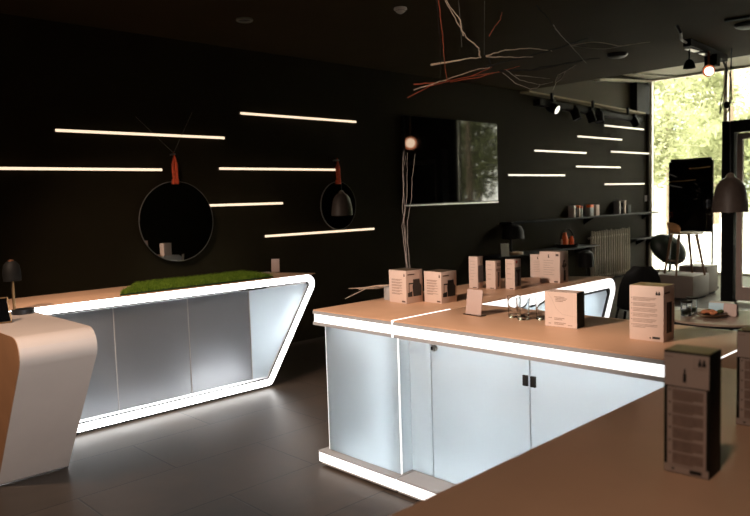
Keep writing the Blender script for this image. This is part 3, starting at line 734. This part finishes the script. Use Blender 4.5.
for k, (x, y, h, r, m, lb) in enumerate(((-.07, 0, .19, .05, 'orange_item', 'bright orange tall bottle in the dark round basket'), (.02, .03, .13, .05, 'amber_item', 'amber jar in the middle of the dark round basket'), (.10, -.03, .14, .04, 'orange_item', 'orange jar at the right side of the dark basket'), (-.14, .02, .11, .025, 'twig_pale', 'pale candle at the left side of the dark basket'))):
    o = MB().lathe([(0, .012), (r*.85, .012), (r*.85, h*1.0), (r*.6, h*1.12), (r*.6, h*1.3), (0, h*1.3)], 20, mtx=Matrix.Translation((10.50+x, 6.24+y, .725))).build('bottle' if k == 0 else 'jar', m)
    tag(o, lb, 'jar', 'jars in the dark basket')
e = empty('floor_lamp', (10.42, 5.85, 0), 'dark floor lamp with dome shade partly behind cartons', 'lamp')
MB().lathe([(0, 0), (.14, 0), (.14, .015), (0, .02)], 28).build('base', 'lamp_dark', e)
MB().cyl((0, 0, .015), (0, 0, .62), .012).build('pole', 'lamp_dark', e)
MB().lathe([(0, .70), (.06, .69), (.11, .65), (.13, .58), (.13, .42), (.124, .42), (.12, .58), (.1, .64), (0, .68)], 28).build('shade', 'lamp_dark', e)

# radiator
e = empty('column_radiator', (12.15, 6.33, 0), 'pale vertical tube radiator against the far wall', 'radiator')
for zz in (.10, .80): MB().box(-.72, .72, .0, .05, zz, zz+.03, bev=.008).build('header', 'radiator_paint', e)
for i in range(17):
    x = -.70+1.40*i/16
    MB().lathe([(0, .06), (.011, .062), (.015, .075), (.015, .92), (.011, .935), (0, .94)], 12, mtx=Matrix.Translation((x, -.026, random.uniform(-.01, .02)))).build('tube', 'radiator_paint', e)
for xx in (-.5, .46): MB().box(xx, xx+.04, .03, .12, .12, .84).build('wall_bracket', 'radiator_paint', e, smooth=False)
e = empty('light_switch', (13.86, WY, 1.48), 'small white light switch at the wall end by the window', 'switch')
MB().box(-.045, .045, -.012, 0, -.06, .06, bev=.003).build('plate', 'white_plastic', e)
MB().box(-.02, .02, -.018, -.012, -.03, .03, bev=.002).build('rocker', 'white_plastic', e)

# ---------------------------------------------------------------- track with spotlights on the ledge
e = empty('spotlight_rail', (11.4, 6.25, 3.08), 'long black rail under the pale ledge carrying spotlights', 'rail')
MB().prism([(-1.75, .02), (1.75, -.07), (1.75, -.14), (-1.75, -.07)], -.06, .06).build('rail', 'black_metal', e, smooth=False)
for k in (-1.3, 0, 1.3): MB().box(k-.02, k+.02, -.02, .02, -.03, .13-.021*k).build('hanger', 'black_metal', e, smooth=False)
GS = 'black spotlights on the rail'
def rail_spot(x, z, aim, lens, label, s=1.):
    e = empty('spotlight', (x, 6.19, z), label, 'spotlight', GS)
    MB().cyl((0, 0, .02), (0, 0, .13), .012).box(-.035, .035, -.03, .03, .09, .14).build('bracket', 'black_metal', e)
    R = Vector(aim).to_track_quat('-Z', 'Y').to_matrix().to_4x4()
    MB().lathe([(0, .09), (.05*s, .085), (.06*s, .06), (.06*s, -.10), (.054*s, -.10), (.05*s, -.085), (0, -.085)], 24, mtx=R).build('housing', 'black_metal', e)
    MB().lathe([(0, -.09), (.052*s, -.09), (.052*s, -.084), (0, -.084)], 24, mtx=R).build('lens', lens, e)
    return e
rail_spot(10.02, 2.99, (.05, -.95, -.5), 'spot_lens', 'lit spotlight first from left with bright white face', 1.3)
rail_spot(10.72, 2.94, (.1, -.3, -1), 'black_plastic', 'unlit black spotlight second along the rail', 1.2)
rail_spot(11.22, 2.93, (.3, -.2, -1), 'black_plastic', 'unlit black spotlight, left one of the close pair', 1.2)
rail_spot(11.52, 2.94, (-.2, -.2, -1), 'black_plastic', 'unlit black spotlight, right one of the close pair', 1.2)
rail_spot(12.84, 2.93, (.3, -.4, -1), 'black_plastic', 'unlit black spotlight last along the rail beside the window', 1.2)

# ---------------------------------------------------------------- ceiling fittings
e = empty('smoke_detector', (4.54, 4.29, 3.25), 'small white round smoke detector on the dark ceiling', 'smoke detector')
MB().lathe([(0, 0), (.055, 0), (.058, -.012), (.05, -.022), (.03, -.04), (.012, -.05), (0, -.05)], 28).build('housing', 'white_plastic', e)
MB().lathe([(.036, -.024), (.046, -.024), (.046, -.028), (.036, -.03)], 28, closed=True).build('vent_ring', 'gasket', e)
def downlight(x, y, r, label, ring='silver'):
    e = empty('recessed_downlight', (x, y, 3.25), label, 'light', 'round ceiling downlights')
    MB().lathe([(r*.75, 0), (r, 0), (r, -.014), (r*.9, -.02), (r*.75, -.012)], 32, closed=True).build('trim_ring', ring, e)
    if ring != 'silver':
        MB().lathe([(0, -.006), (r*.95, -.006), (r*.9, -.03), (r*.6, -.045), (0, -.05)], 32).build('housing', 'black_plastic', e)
        MB().tube([(r*.8*math.cos(a*PI/14), r*.8*math.sin(a*PI/14), -.018) for a in range(-12, 0)], .012, 6).build('bright_crescent', 'white_plastic', e)  # light caught on the rim is shaped as a pale arc
    MB().lathe([(0, -.002), (r*.76, -.002), (r*.76, -.006), (0, -.006)], 32).build('dark_lens', 'black_plastic', e)
downlight(3.69, 5.40, .075, 'small round downlight on the ceiling above grass topped counter')
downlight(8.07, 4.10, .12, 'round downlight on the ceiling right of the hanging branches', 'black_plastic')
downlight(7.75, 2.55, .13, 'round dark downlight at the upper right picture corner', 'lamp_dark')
e = empty('ceiling_bar', (7.40, 2.47, 3.25), 'short black track bar on the ceiling at the upper right corner', 'rail')
MB().box(-.025, .025, -.5, .17, -.022, 0, mtx=Matrix.Rotation(math.radians(8), 4, 'Z')).build('bar', 'black_metal', e, smooth=False)

# track with lamps near the window
e = empty('ceiling_track', (8.5, 3.25, 3.25), 'black ceiling track with cable near the tall window', 'rail')
MB().prism([(-.62, -.04), (.72, -.04), (.72, .04), (-.62, .04)], -.09, -.015, axis='z', mtx=Matrix.Rotation(math.radians(4), 4, 'Z')).build('track', 'black_metal', e, smooth=False)
MB().box(-.5, -.25, -.03, .03, -.10, -.091).box(-.12, .1, -.03, .03, -.10, -.091).build('cover_strip', 'silver', e, smooth=False)
MB().tube([(-1.30, -.22, .0), (-1.26, -.24, -.07), (-1.15, -.2, -.10), (-.9, -.1, -.07), (-.6, -.03, -.05)], .014, 8).build('cable', 'black_plastic', e)
MB().box(.10, .20, -.09, .05, -.22, -.09).build('driver_box', 'black_metal', e, smooth=False)
m = MB(); m.tube([(.62, .05, -.05), (.70, .02, -.2), (.60, .0, -.4), (.55, .03, -.62), (.62, .06, -.72), (.68, .02, -.5), (.66, .0, -.3), (.7, .02, -.1)], .007, 6); m.tube([(.66, .03, -.1), (.75, -.02, -.3), (.72, -.04, -.55), (.66, 0, -.75)], .006, 6); m.ball((.67, 0, -.62), .035, (1, 1, 1.3))
m.build('loose_wires', 'black_plastic', e)
def track_lamp(x, y, z, label, lit):
    e = empty('copper_spotlight', (x, y, z), label, 'spotlight')
    MB().cyl((0, 0, .02), (0, 0, 3.17-z), .012).build('stem', 'copper', e)
    R = Vector((-.85, -.45, -.28)).to_track_quat('-Z', 'Y').to_matrix().to_4x4()
    MB().lathe([(0, .10), (.05, .09), (.066, .04), (.066, -.012), (.062, -.012), (.058, .03), (.04, .08), (0, .09)], 28, mtx=R).build('shade', 'copper', e)
    MB().ball(R @ Vector((0, 0, -.05)), .047).build('bulb', 'copper_bulb', e)
    return e
track_lamp(8.44, 3.19, 2.955, 'lit copper spotlight below the ceiling track, glowing warm', True)
e = empty('dome_pendant', (8.05, 3.25, 2.97), 'tiny dark dome pendant hanging left of the copper spotlight', 'lamp')
MB().cyl((0, 0, .06), (0, 0, .27), .008).build('cord', 'black_plastic', e)
MB().lathe([(0, .075), (.03, .07), (.055, .035), (.066, -.02), (.062, -.02), (.05, .03), (0, .06)], 28).build('shade', 'lamp_dark', e)

# big bell pendant
e = empty('bell_pendant', (8.92, 3.113, 1.335), 'large brown bell shaped pendant lamp hanging before the door', 'lamp')
MB().lathe([(.198, 0), (.195, .08), (.18, .2), (.155, .31), (.11, .38), (.05, .415), (.0, .42), (.0, .40), (.05, .395), (.10, .36), (.145, .30), (.17, .2), (.185, .08), (.190, 0)], 40).build('shade', 'pendant_shade', e)
MB().lathe([(0, .47), (.02, .465), (.04, .45), (.06, .405), (.0, .405)], 20).build('cap', 'pendant_cap', e)
MB().tube([(0, 0, .46), (0.01, .02, 1.2), (0, 0, 1.915)], .007, 8).build('cord', 'black_plastic', e)
MB().ball((0, 0, .22), .05).build('bulb', 'white_plastic', e)
# further bulb pendant, its glow shows in the wall screen
e = empty('copper_spotlight', (11.12, 2.45, 2.80), 'lit spotlight whose warm round glow is mirrored in the wall screen', 'spotlight')
R = Vector((-.72, .68, -.12)).to_track_quat('-Z', 'Y').to_matrix().to_4x4()
MB().lathe([(0, .10), (.08, .09), (.135, .04), (.14, -.16), (.134, -.16), (.128, .03), (.07, .078), (0, .09)], 32, mtx=R).build('shade', 'copper', e)
MB().lathe([(0, .01), (.10, .01), (.10, -.0), (0, -.01)], 32, mtx=R).build('bulb', 'bulb', e)
MB().cyl((0, 0, .09), (0, 0, 1.04), .012).build('stem', 'copper', e)

# ---------------------------------------------------------------- hanging branches
e = empty('branch_installation', (4.8, 3.75, 2.75), 'loose bunch of pale, red and dark branches hung under the ceiling', 'branches')
O = Vector((4.8, 3.75, 2.75))
def branch(pts, r, m, twist=.012):
    P = [Vector(p)-O for p in pts]; q = []
    for a, c in zip(P, P[1:]):
        for k in range(5): q.append(a.lerp(c, k/5)+Vector([random.uniform(-twist, twist) for _ in range(3)]))
    q.append(P[-1]); n = len(q)
    return MB().tube(q, [r*(1-.65*i/n) for i in range(n)], 6).build('branch', m, e)
BR = []
branch([(4.316, 3.762, 2.659), (4.535, 3.695, 2.704), (4.77, 3.613, 2.75)], 0.00868, 'twig_pale', 0.0054)
branch([(4.764, 3.618, 2.75), (4.702, 3.58, 2.808), (4.573, 3.609, 2.883), (4.471, 3.614, 2.987), (4.357, 3.637, 3.142)], 0.00682, 'twig_pale', 0.00495)
branch([(4.597, 3.658, 2.904), (4.536, 3.636, 3.016), (4.424, 3.664, 3.128), (4.351, 3.65, 3.204)], 0.00558, 'twig_pale', 0.00405)
branch([(4.8, 3.584, 2.757), (5.029, 3.557, 2.829), (5.297, 3.488, 2.868), (5.55, 3.43, 2.862)], 0.00558, 'twig_pale', 0.00405)
branch([(4.799, 3.584, 2.749), (5.026, 3.506, 2.762), (5.251, 3.429, 2.776)], 0.00496, 'twig_pale', 0.0036)
branch([(4.283, 3.919, 2.53), (4.486, 3.817, 2.542), (4.719, 3.691, 2.595), (4.912, 3.608, 2.684)], 0.00558, 'twig_red', 0.00405)
branch([(4.204, 3.848, 2.466), (4.465, 3.746, 2.554), (4.726, 3.643, 2.645), (4.9, 3.619, 2.684)], 0.00496, 'twig_pale', 0.0036)
branch([(4.165, 3.879, 2.404), (4.374, 3.828, 2.51), (4.633, 3.726, 2.583), (4.956, 3.56, 2.64)], 0.00496, 'twig_red', 0.0036)
branch([(4.571, 3.782, 2.553), (4.806, 3.654, 2.598), (5.016, 3.551, 2.661), (5.166, 3.504, 2.703)], 0.00434, 'twig_red', 0.00315)
branch([(4.32, 3.676, 3.174), (4.348, 3.667, 2.917), (4.368, 3.67, 2.705), (4.396, 3.668, 2.521)], 0.00372, 'twig_red', 0.0027)
branch([(4.309, 3.687, 3.175), (4.344, 3.686, 2.844), (4.362, 3.702, 2.523)], 0.0031, 'twig_dark', 0.00225)
branch([(4.664, 3.45, 2.874), (4.697, 3.425, 2.936), (4.737, 3.394, 2.998), (4.753, 3.385, 3.061)], 0.00372, 'twig_red', 0.0027)
branch([(4.799, 3.576, 2.675), (5.143, 3.487, 2.764), (5.542, 3.345, 2.873), (5.879, 3.265, 2.988)], 0.00806, 'twig_dark', 0.0054)
branch([(4.957, 3.56, 2.648), (5.282, 3.481, 2.678), (5.589, 3.425, 2.745), (6.036, 3.235, 2.826)], 0.00744, 'twig_dark', 0.0054)
branch([(5.029, 3.491, 2.654), (5.255, 3.414, 2.665), (5.469, 3.351, 2.712), (5.656, 3.316, 2.761)], 0.00496, 'twig_dark', 0.0036)
branch([(5.395, 3.321, 3.042), (5.454, 3.291, 2.969), (5.531, 3.241, 2.878), (5.608, 3.191, 2.787), (5.663, 3.166, 2.73)], 0.00434, 'twig_grey', 0.00315)
branch([(5.216, 3.371, 3.188), (5.308, 3.343, 3.116), (5.395, 3.321, 3.042)], 0.0062, 'twig_dark', 0.0045)
branch([(5.6, 3.226, 2.715), (5.534, 3.284, 2.666), (5.498, 3.311, 2.599), (5.464, 3.34, 2.566), (5.44, 3.356, 2.506)], 0.00372, 'twig_grey', 0.0027)
branch([(5.534, 3.284, 2.666), (5.482, 3.331, 2.634), (5.458, 3.346, 2.574)], 0.0031, 'twig_grey', 0.00225)
branch([(4.974, 3.542, 2.631), (5.082, 3.499, 2.553), (5.212, 3.437, 2.506), (5.305, 3.419, 2.52), (5.364, 3.436, 2.561)], 0.0031, 'twig_grey', 0.00225)
branch([(4.993, 3.525, 2.655), (5.128, 3.48, 2.579), (5.305, 3.398, 2.542), (5.446, 3.358, 2.575)], 0.0031, 'twig_grey', 0.00225)
branch([(5.044, 3.472, 2.611), (5.25, 3.411, 2.606), (5.429, 3.377, 2.602)], 0.00248, 'twig_grey', 0.0018)
branch([(5.667, 3.321, 2.901), (5.908, 3.262, 2.957), (6.118, 3.228, 2.969), (6.316, 3.204, 2.963), (6.548, 3.151, 3.002), (6.771, 3.108, 3.042)], 0.0031, 'twig_pale', 0.00225)
branch([(5.68, 3.309, 2.901), (5.934, 3.297, 2.913), (6.202, 3.273, 2.934), (6.533, 3.193, 2.998)], 0.00248, 'twig_grey', 0.0018)
branch([(4.816, 3.567, 2.74), (4.84, 3.575, 2.712), (4.862, 3.582, 2.65)], 0.0062, 'twig_dark', 0.0045)
m = MB(); m.tube([Vector((4.70, 3.78, 3.25))-O, Vector((4.72, 3.77, 2.85))-O], .002, 6); m.tube([Vector((4.95, 3.70, 3.25))-O, Vector((4.93, 3.7, 2.8))-O], .002, 6)
m.build('hanging_wire', 'thin_wire', e)

# ---------------------------------------------------------------- far right furniture
e = empty('display_plinth', (10.70, 4.415, 0), 'low square pale plinth carrying the bar stool', 'plinth', 'display plinths')
MB().box(-.30, .30, -.285, .285, .03, .36, bev=.004).build('plinth_body', 'plinth_paint', e); MB().box(-.27, .27, -.25, .25, 0, .03).build('plinth_base', 'black_gap', e, smooth=False)
e = empty('display_plinth', (11.29, 4.405, 0), 'second low plinth behind the bar stool', 'plinth', 'display plinths')
MB().box(-.22, .22, -.215, .215, .03, .44, bev=.004).build('plinth_body', 'plinth_paint', e); MB().box(-.19, .19, -.19, .19, 0, .03).build('plinth_base', 'black_gap', e, smooth=False)

e = empty('bar_stool', (10.62, 4.345, .36), 'wooden bar stool with low curved back on pale plinth', 'stool', None, -42)
# local: +x to the right of the view, +y away
b = bmesh.new(); rows = []
PR = [(.215, .596, .15), (.20, .60, .172), (.12, .60, .185), (.02, .598, .192), (-.08, .60, .196), (-.15, .61, .196), (-.195, .635, .194), (-.22, .67, .188), (-.237, .71, .178), (-.248, .75, .16), (-.254, .775, .13), (-.256, .785, .09)]
for x, z, w in PR:
    row = []
    for i in range(15):
        q = i/14*2-1; up = max(0, min(1, (z-.60)/.1))
        row.append(b.verts.new((x+.10*up*q*q*(w/.19)**2, w*q, z+.012*q*q*(1-up))))
    rows.append(row)
for r0, r1 in zip(rows, rows[1:]):
    for i in range(14): b.faces.new((r0[i], r0[i+1], r1[i+1], r1[i]))
bmesh.ops.solidify(b, geom=b.faces[:], thickness=.026); bmesh.ops.recalc_face_normals(b, faces=b.faces)
q = MB(); q.add(b); q.build('seat_shell', 'wood_seat', e)
MB().box(-.14, .215, -.16, .16, .604, .634, bev=.012).build('seat_pad', 'cream_pad', e)
for sx, sy in ((-1, -1), (-1, 1), (1, -1), (1, 1)):
    MB().cyl((sx*.13-.01, sy*.12, .60), (sx*.215, sy*.19, 0), .023, .014, 12).build('leg', 'dark_wood', e)
m = MB(); f = [(sx*.185, sy*.165, .2) for sx, sy in ((-1, -1), (1, -1), (1, 1), (-1, 1))]
for a, c in zip(f, f[1:]+f[:1]): m.cyl(a, c, .007)
m.build('footrest', 'dark_wood', e)

e = empty('display_board', (11.8, 4.73, 0), 'tall glossy black display board on stand before the window', 'board')
MB().box(-.03, .03, -.345, .345, .93, 2.09, bev=.004).build('panel', 'black_gloss', e)
MB().box(-.05, .05, -.315, .315, 2.09, 2.13, bev=.004).build('top_bar', 'black_metal', e)
for yy in (-.355, .335): MB().box(-.02, .02, yy, yy+.02, .03, 2.08).build('post', 'black_metal', e, smooth=False)
MB().box(-.2, .2, -.38, .38, 0, .03, bev=.004).build('foot', 'black_metal', e)
MB().tube([(-.035, .01, 1.965), (-.055, -.15, 1.962), (-.035, -.32, 1.98)], .008, 8).tube([(-.035, .34, 1.765), (-.055, .12, 1.766), (-.035, -.09, 1.78)], .008, 8).build('strip_reflection', 'brass', e)  # bars shaped as light strips mirrored in the glossy panel

e = empty('shell_chair', (12.45, 5.38, 0), 'dark green tilted shell lounge chair behind the bar stool', 'chair')
R = Euler((math.radians(35), math.radians(20), math.radians(-20))).to_matrix().to_4x4()
b = MB(); b.ball((0, 0, .58), .30, (1.15, .52, .82), 28, mtx=Euler((math.radians(-10), math.radians(35), math.radians(-50))).to_matrix().to_4x4()); b.build('shell', 'dark_green_shell', e)
for sx, sy in ((-1, -1), (-1, 1), (1, -1), (1, 1)): MB().cyl((sx*.06, sy*.06, .38), (sx*.18, sy*.18, 0), .01, n=8).build('leg', 'black_metal', e)

# black chair
e = empty('black_chair', (6.80, 3.22, 0), 'black shell chair with curved back behind the large carton', 'chair', None, 40)
b = bmesh.new(); rows = []
for j in range(13):
    t = j/12; row = []
    for i in range(15):
        s = i/14*2-1
        if t < .45: k = t/.45; x = .40-.36*k; z = .40-.01*math.sin(k*PI); w = .17+.035*k
        else: k = (t-.45)/.55; x = .04-.14*k-.05*math.sin(k*PI/2); z = .40+.475*k**.9; w = .21*(1-.0*k)
        if t > .62: w *= math.sqrt(max(.0, 1-((t-.62)/.385)**2.2*.85))
        curve = .07*s*s*(1 if t > .35 else t/.35)
        row.append(b.verts.new((x+curve, w*s, z+ (.03*s*s if t < .45 else 0))))
    rows.append(row)
for r0, r1 in zip(rows, rows[1:]):
    for i in range(14): b.faces.new((r0[i], r0[i+1], r1[i+1], r1[i]))
bmesh.ops.solidify(b, geom=b.faces[:], thickness=.014); bmesh.ops.recalc_face_normals(b, faces=b.faces)
q = MB(); q.add(b); q.build('seat_shell', 'black_plastic', e)
for sx, sy in ((.07, -.16), (.07, .16), (.36, -.16), (.36, .16)):
    MB().cyl((sx, sy*.8, .40), (sx+(.05 if sx > .2 else -.07), sy*1.25, 0), .013, .010, 10).build('leg', 'black_metal', e)

# round table with food
TX, TY, TZ = 5.12, 1.85, .72
e = empty('round_table', (TX, TY, 0), 'small round brown table with glasses and a plate', 'table')
MB().lathe([(0, TZ-.022), (.33, TZ-.022), (.355, TZ-.016), (.36, TZ-.004), (.355, TZ), (0, TZ)], 56).build('table_top', 'table_top', e)
MB().lathe([(.34, TZ-.03), (.362, TZ-.026), (.364, TZ-.012), (.34, TZ-.02)], 56, closed=True).build('rim', 'black_metal', e)
for k in range(4):
    a = PI/4+k*PI/2; MB().cyl((.16*math.cos(a), .16*math.sin(a), TZ-.025), (.28*math.cos(a), .28*math.sin(a), 0), .014, n=10).build('leg', 'black_metal', e)
MB().box(-.14, .14, -.14, .14, TZ-.045, TZ-.022).build('apron', 'black_metal', e, smooth=False)
for (x, y, h, m, lb) in ((5.02, 2.04, .095, 'drinking_glass', 'glass with dark rim on round table, left of plate'), (5.17, 2.06, .10, 'drinking_glass', 'glass jar with dark lid on round table behind the plate')):
    e = empty('drinking_glass', (x, y, TZ), lb, 'glass', 'glasses on the round table')
    MB().lathe([(0, 0), (.032, 0), (.036, .006), (.038, h), (.0355, h), (.033, .01), (0, .008)], 26).build('glass_wall', m, e)
    MB().lathe([(.0, h+.001), (.039, h+.001), (.04, h+.014), (.0, h+.016)], 26).build('lid', 'lamp_dark', e)
    MB().lathe([(0, .0095), (.031, .0105), (.0335, .04), (0, .04)], 22).build('contents', 'food_green', e)
e = empty('food_plate', (5.07, 1.885, TZ), 'round plate of orange and dark snacks on the round table', 'plate')
MB().lathe([(0, 0), (.06, 0), (.09, .012), (.10, .022), (.097, .024), (.085, .016), (.055, .006), (0, .005)], 40).build('plate', 'dark_wood', e)
for i in range(16):
    a = random.uniform(0, 2*PI); r = random.uniform(0, .07)
    px, py = r*math.cos(a), r*math.sin(a); mm = 'food' if py-px*.8 > -.005 else 'food_green'
    o = MB().ball((5.07+px, 1.885+py, TZ+.026+random.uniform(0, .014)), random.uniform(.014, .02), (1, 1, .8), 10).build('snack', mm)
    tag(o, 'small orange snack in the heap on the plate' if mm == 'food' else 'small dark snack in the heap on the plate', 'food', 'orange snacks on the plate' if mm == 'food' else 'dark snacks on the plate')
e = empty('white_packet', (5.27, 1.88, TZ), 'white flat topped box on the round table beside the plate', 'box', None, 10)
MB().box(-.03, .05, -.07, .09, 0, .075, bev=.002).build('packet_body', 'packet_cool_light', e); MB().box(-.03, .05, -.07, .09, .075, .078).build('lid', 'white_plastic', e, smooth=False)  # cool light on a white box put into blue sides and white lid
e = empty('table_card', (5.17, 1.80, TZ), 'small brown card standing on round table by the plate', 'card', None, -5)
MB().box(-.003, .003, -.045, .045, 0, .085, mtx=Matrix.Rotation(.12, 4, 'Y')).build('card_front', 'card_paper', e, smooth=False); MB().box(-.003, .003, -.045, .045, 0, .085, mtx=Matrix.Translation((.022, 0, 0)) @ Matrix.Rotation(-.12, 4, 'Y')).build('card_back', 'card_paper', e, smooth=False)
e = empty('white_bench', (6.9, 2.55, 0), 'low white bench between round table and plinth', 'bench', None, 8)
MB().box(-.25, .25, -.9, .45, .40, .44, bev=.006).build('seat', 'white_plastic', e)
for sx, sy in ((-.2, -.8), (.2, -.8), (-.2, .4), (.2, .4)): MB().box(sx-.02, sx+.02, sy-.02, sy+.02, 0, .40).build('leg', 'black_metal', e, smooth=False)

# ---------------------------------------------------------------- outside
o = MB().box(14.25, 70, -45, 60, -.5, -.06).build('pavement', 'ext_paving', smooth=False); struct(o); o['category'] = 'street'
def tree(x, y, h, r, seed, label):
    rnd = random.Random(seed); e = empty('tree', (x, y, -.06), label, 'tree', 'street trees outside')
    MB().tube([(0, 0, 0), (.05, .03, h*.25), (-.05, .05, h*.5), (0, 0, h*.8)], [.16, .13, .1, .04], 10).build('trunk', 'bark', e)
    b = bmesh.new(); cl = [(rnd.uniform(-1, 1)*r*.8, rnd.uniform(-1, 1)*r*.8, h*rnd.uniform(.22, .98), r*rnd.uniform(.3, .5)) for _ in range(22)]
    for k in range(4200):
        cx, cy, cz, cr = rnd.choice(cl); v = Vector((rnd.gauss(0, 1), rnd.gauss(0, 1), rnd.gauss(0, 1))).normalized()*cr*rnd.uniform(.5, 1)
        p = Vector((cx, cy, cz))+v; s = rnd.uniform(.09, .17); u = Vector((rnd.gauss(0, 1), rnd.gauss(0, 1), rnd.gauss(0, 1))).normalized(); w = u.orthogonal().normalized()
        b.faces.new([b.verts.new(p+u*s), b.verts.new(p+w*s*.5), b.verts.new(p-u*s), b.verts.new(p-w*s*.5)])
    q = MB(); q.add(b); f = q.build('foliage', 'tree_leaf', e, smooth=False); f['kind'] = 'stuff'
for i, (x, y, h, r, lb) in enumerate(((21, 7.3, 7.5, 1.9, 'leafy tree filling the left part of the tall window'), (27, 11.6, 8.5, 2.3, 'leafy tree seen at the window edge beside the wall'), (36, 13.2, 12, 3.1, 'farther leafy tree in the middle of the window'), (21, 1.8, 7, 1.9, 'leafy tree outside behind the glass door'), (22, -4.6, 8, 2.2, 'leafy tree outside mirrored in the wall screen'), (31, -11.0, 10, 3.0, 'leafy tree far along the street mirrored in the screen'))):
    tree(x, y, h, r, 11+i, lb)
e = empty('pale_building', (50, 12, -.06), 'pale building across the street behind the trees', 'building')
MB().box(-4, 4, -30, 18, 0, 12).build('facade', 'ext_wall', e, smooth=False)
for i in range(9):
    for j in range(3): MB().box(-4.05, -3.95, -26+i*4.6, -24.4+i*4.6, 1.5+j*3.4, 3.6+j*3.4).build('window', 'ext_window', e, smooth=False)

# ---------------------------------------------------------------- light
W = bpy.data.worlds.new('World'); S.world = W; W.use_nodes = True
nt = W.node_tree; bg = nt.nodes['Background']; bg.inputs['Color'].default_value = (1, .945, .81, 1); bg.inputs['Strength'].default_value = 20
def lamp(kind, name, loc, energy, col, aim=None, **kw):
    l = bpy.data.lights.new(name, kind); l.energy = energy; l.color = col
    for k, v in kw.items(): setattr(l, k, v)
    o = bpy.data.objects.new(name, l); COL.objects.link(o); o.location = loc
    if aim is not None: o.rotation_euler = (Vector(aim)-Vector(loc)).to_track_quat('-Z', 'Y').to_euler()
    return o
lamp('SUN', 'sun', (30, 0, 20), 6.0, (1, .96, .88), aim=(34, 6, 12), angle=.02)
WARM = (1, .79, .65)
lamp('SPOT', 'unseen_spot', (-.3, 2.6, 3.15), 930, WARM, aim=(3.5, 2.75, .95), spot_size=math.radians(52), spot_blend=.6, shadow_soft_size=.06)
lamp('SPOT', 'unseen_spot', (-.2, 3.4, 3.15), 330, (1, .74, .55), aim=(1.4, 4.4, .95), spot_size=math.radians(60), spot_blend=.8, shadow_soft_size=.06)
lamp('SPOT', 'unseen_spot', (1.2, 4.2, 3.15), 200, WARM, aim=(3.0, 5.3, .95), spot_size=math.radians(70), spot_blend=.8, shadow_soft_size=.06)
lamp('SPOT', 'unseen_spot', (.4, .4, 3.15), 62, WARM, aim=(1.9, .8, .95), spot_size=math.radians(80), spot_blend=.9, shadow_soft_size=.08)

lamp('SPOT', 'unseen_spot', (.9, -.9, 3.0), 900, (.92, .95, 1), aim=(1.3, 4.1, .5), spot_size=math.radians(20), spot_blend=.7, shadow_soft_size=.08)  # added cool spot, brightens the slanted end panel
lamp('SPOT', 'unseen_spot', (2.2, 2.2, 3.1), 110, WARM, aim=(4.8, 3.75, 2.78), spot_size=math.radians(30), spot_blend=.8, shadow_soft_size=.05)  # added spot, brightens the hanging branches
# ---------------------------------------------------------------- camera
yaw, pit, rol = [math.radians(a) for a in (46.0, 4.63, 1.78)]
F = Vector((math.cos(yaw)*math.cos(pit), math.sin(yaw)*math.cos(pit), -math.sin(pit)))
r0 = Vector((math.sin(yaw), -math.cos(yaw), 0)); d0 = F.cross(r0)
rt = math.cos(rol)*r0+math.sin(rol)*d0; dn = -math.sin(rol)*r0+math.cos(rol)*d0
cam = bpy.data.cameras.new('camera'); co = bpy.data.objects.new('camera', cam); COL.objects.link(co)
mx = Matrix.Identity(4)
for i in range(3): mx[i][0] = rt[i]; mx[i][1] = -dn[i]; mx[i][2] = -F[i]
mx[2][3] = 1.6; co.matrix_world = mx
cam.sensor_width = 36; cam.lens = 706/750*36; cam.clip_start = .05; cam.clip_end = 200
cam.dof.use_dof = True; cam.dof.focus_distance = 4.2; cam.dof.aperture_fstop = 3.2
S.camera = co
S.view_settings.view_transform = 'Standard'; S.view_settings.look = 'None'; S.view_settings.gamma = 1; S.view_settings.use_curve_mapping = False
S.view_settings.exposure = 0
S.cycles.use_denoising = True; S.cycles.max_bounces = 10; S.cycles.transparent_max_bounces = 12; S.cycles.sample_clamp_indirect = 40; S.cycles.caustics_refractive = False; S.cycles.caustics_reflective = False
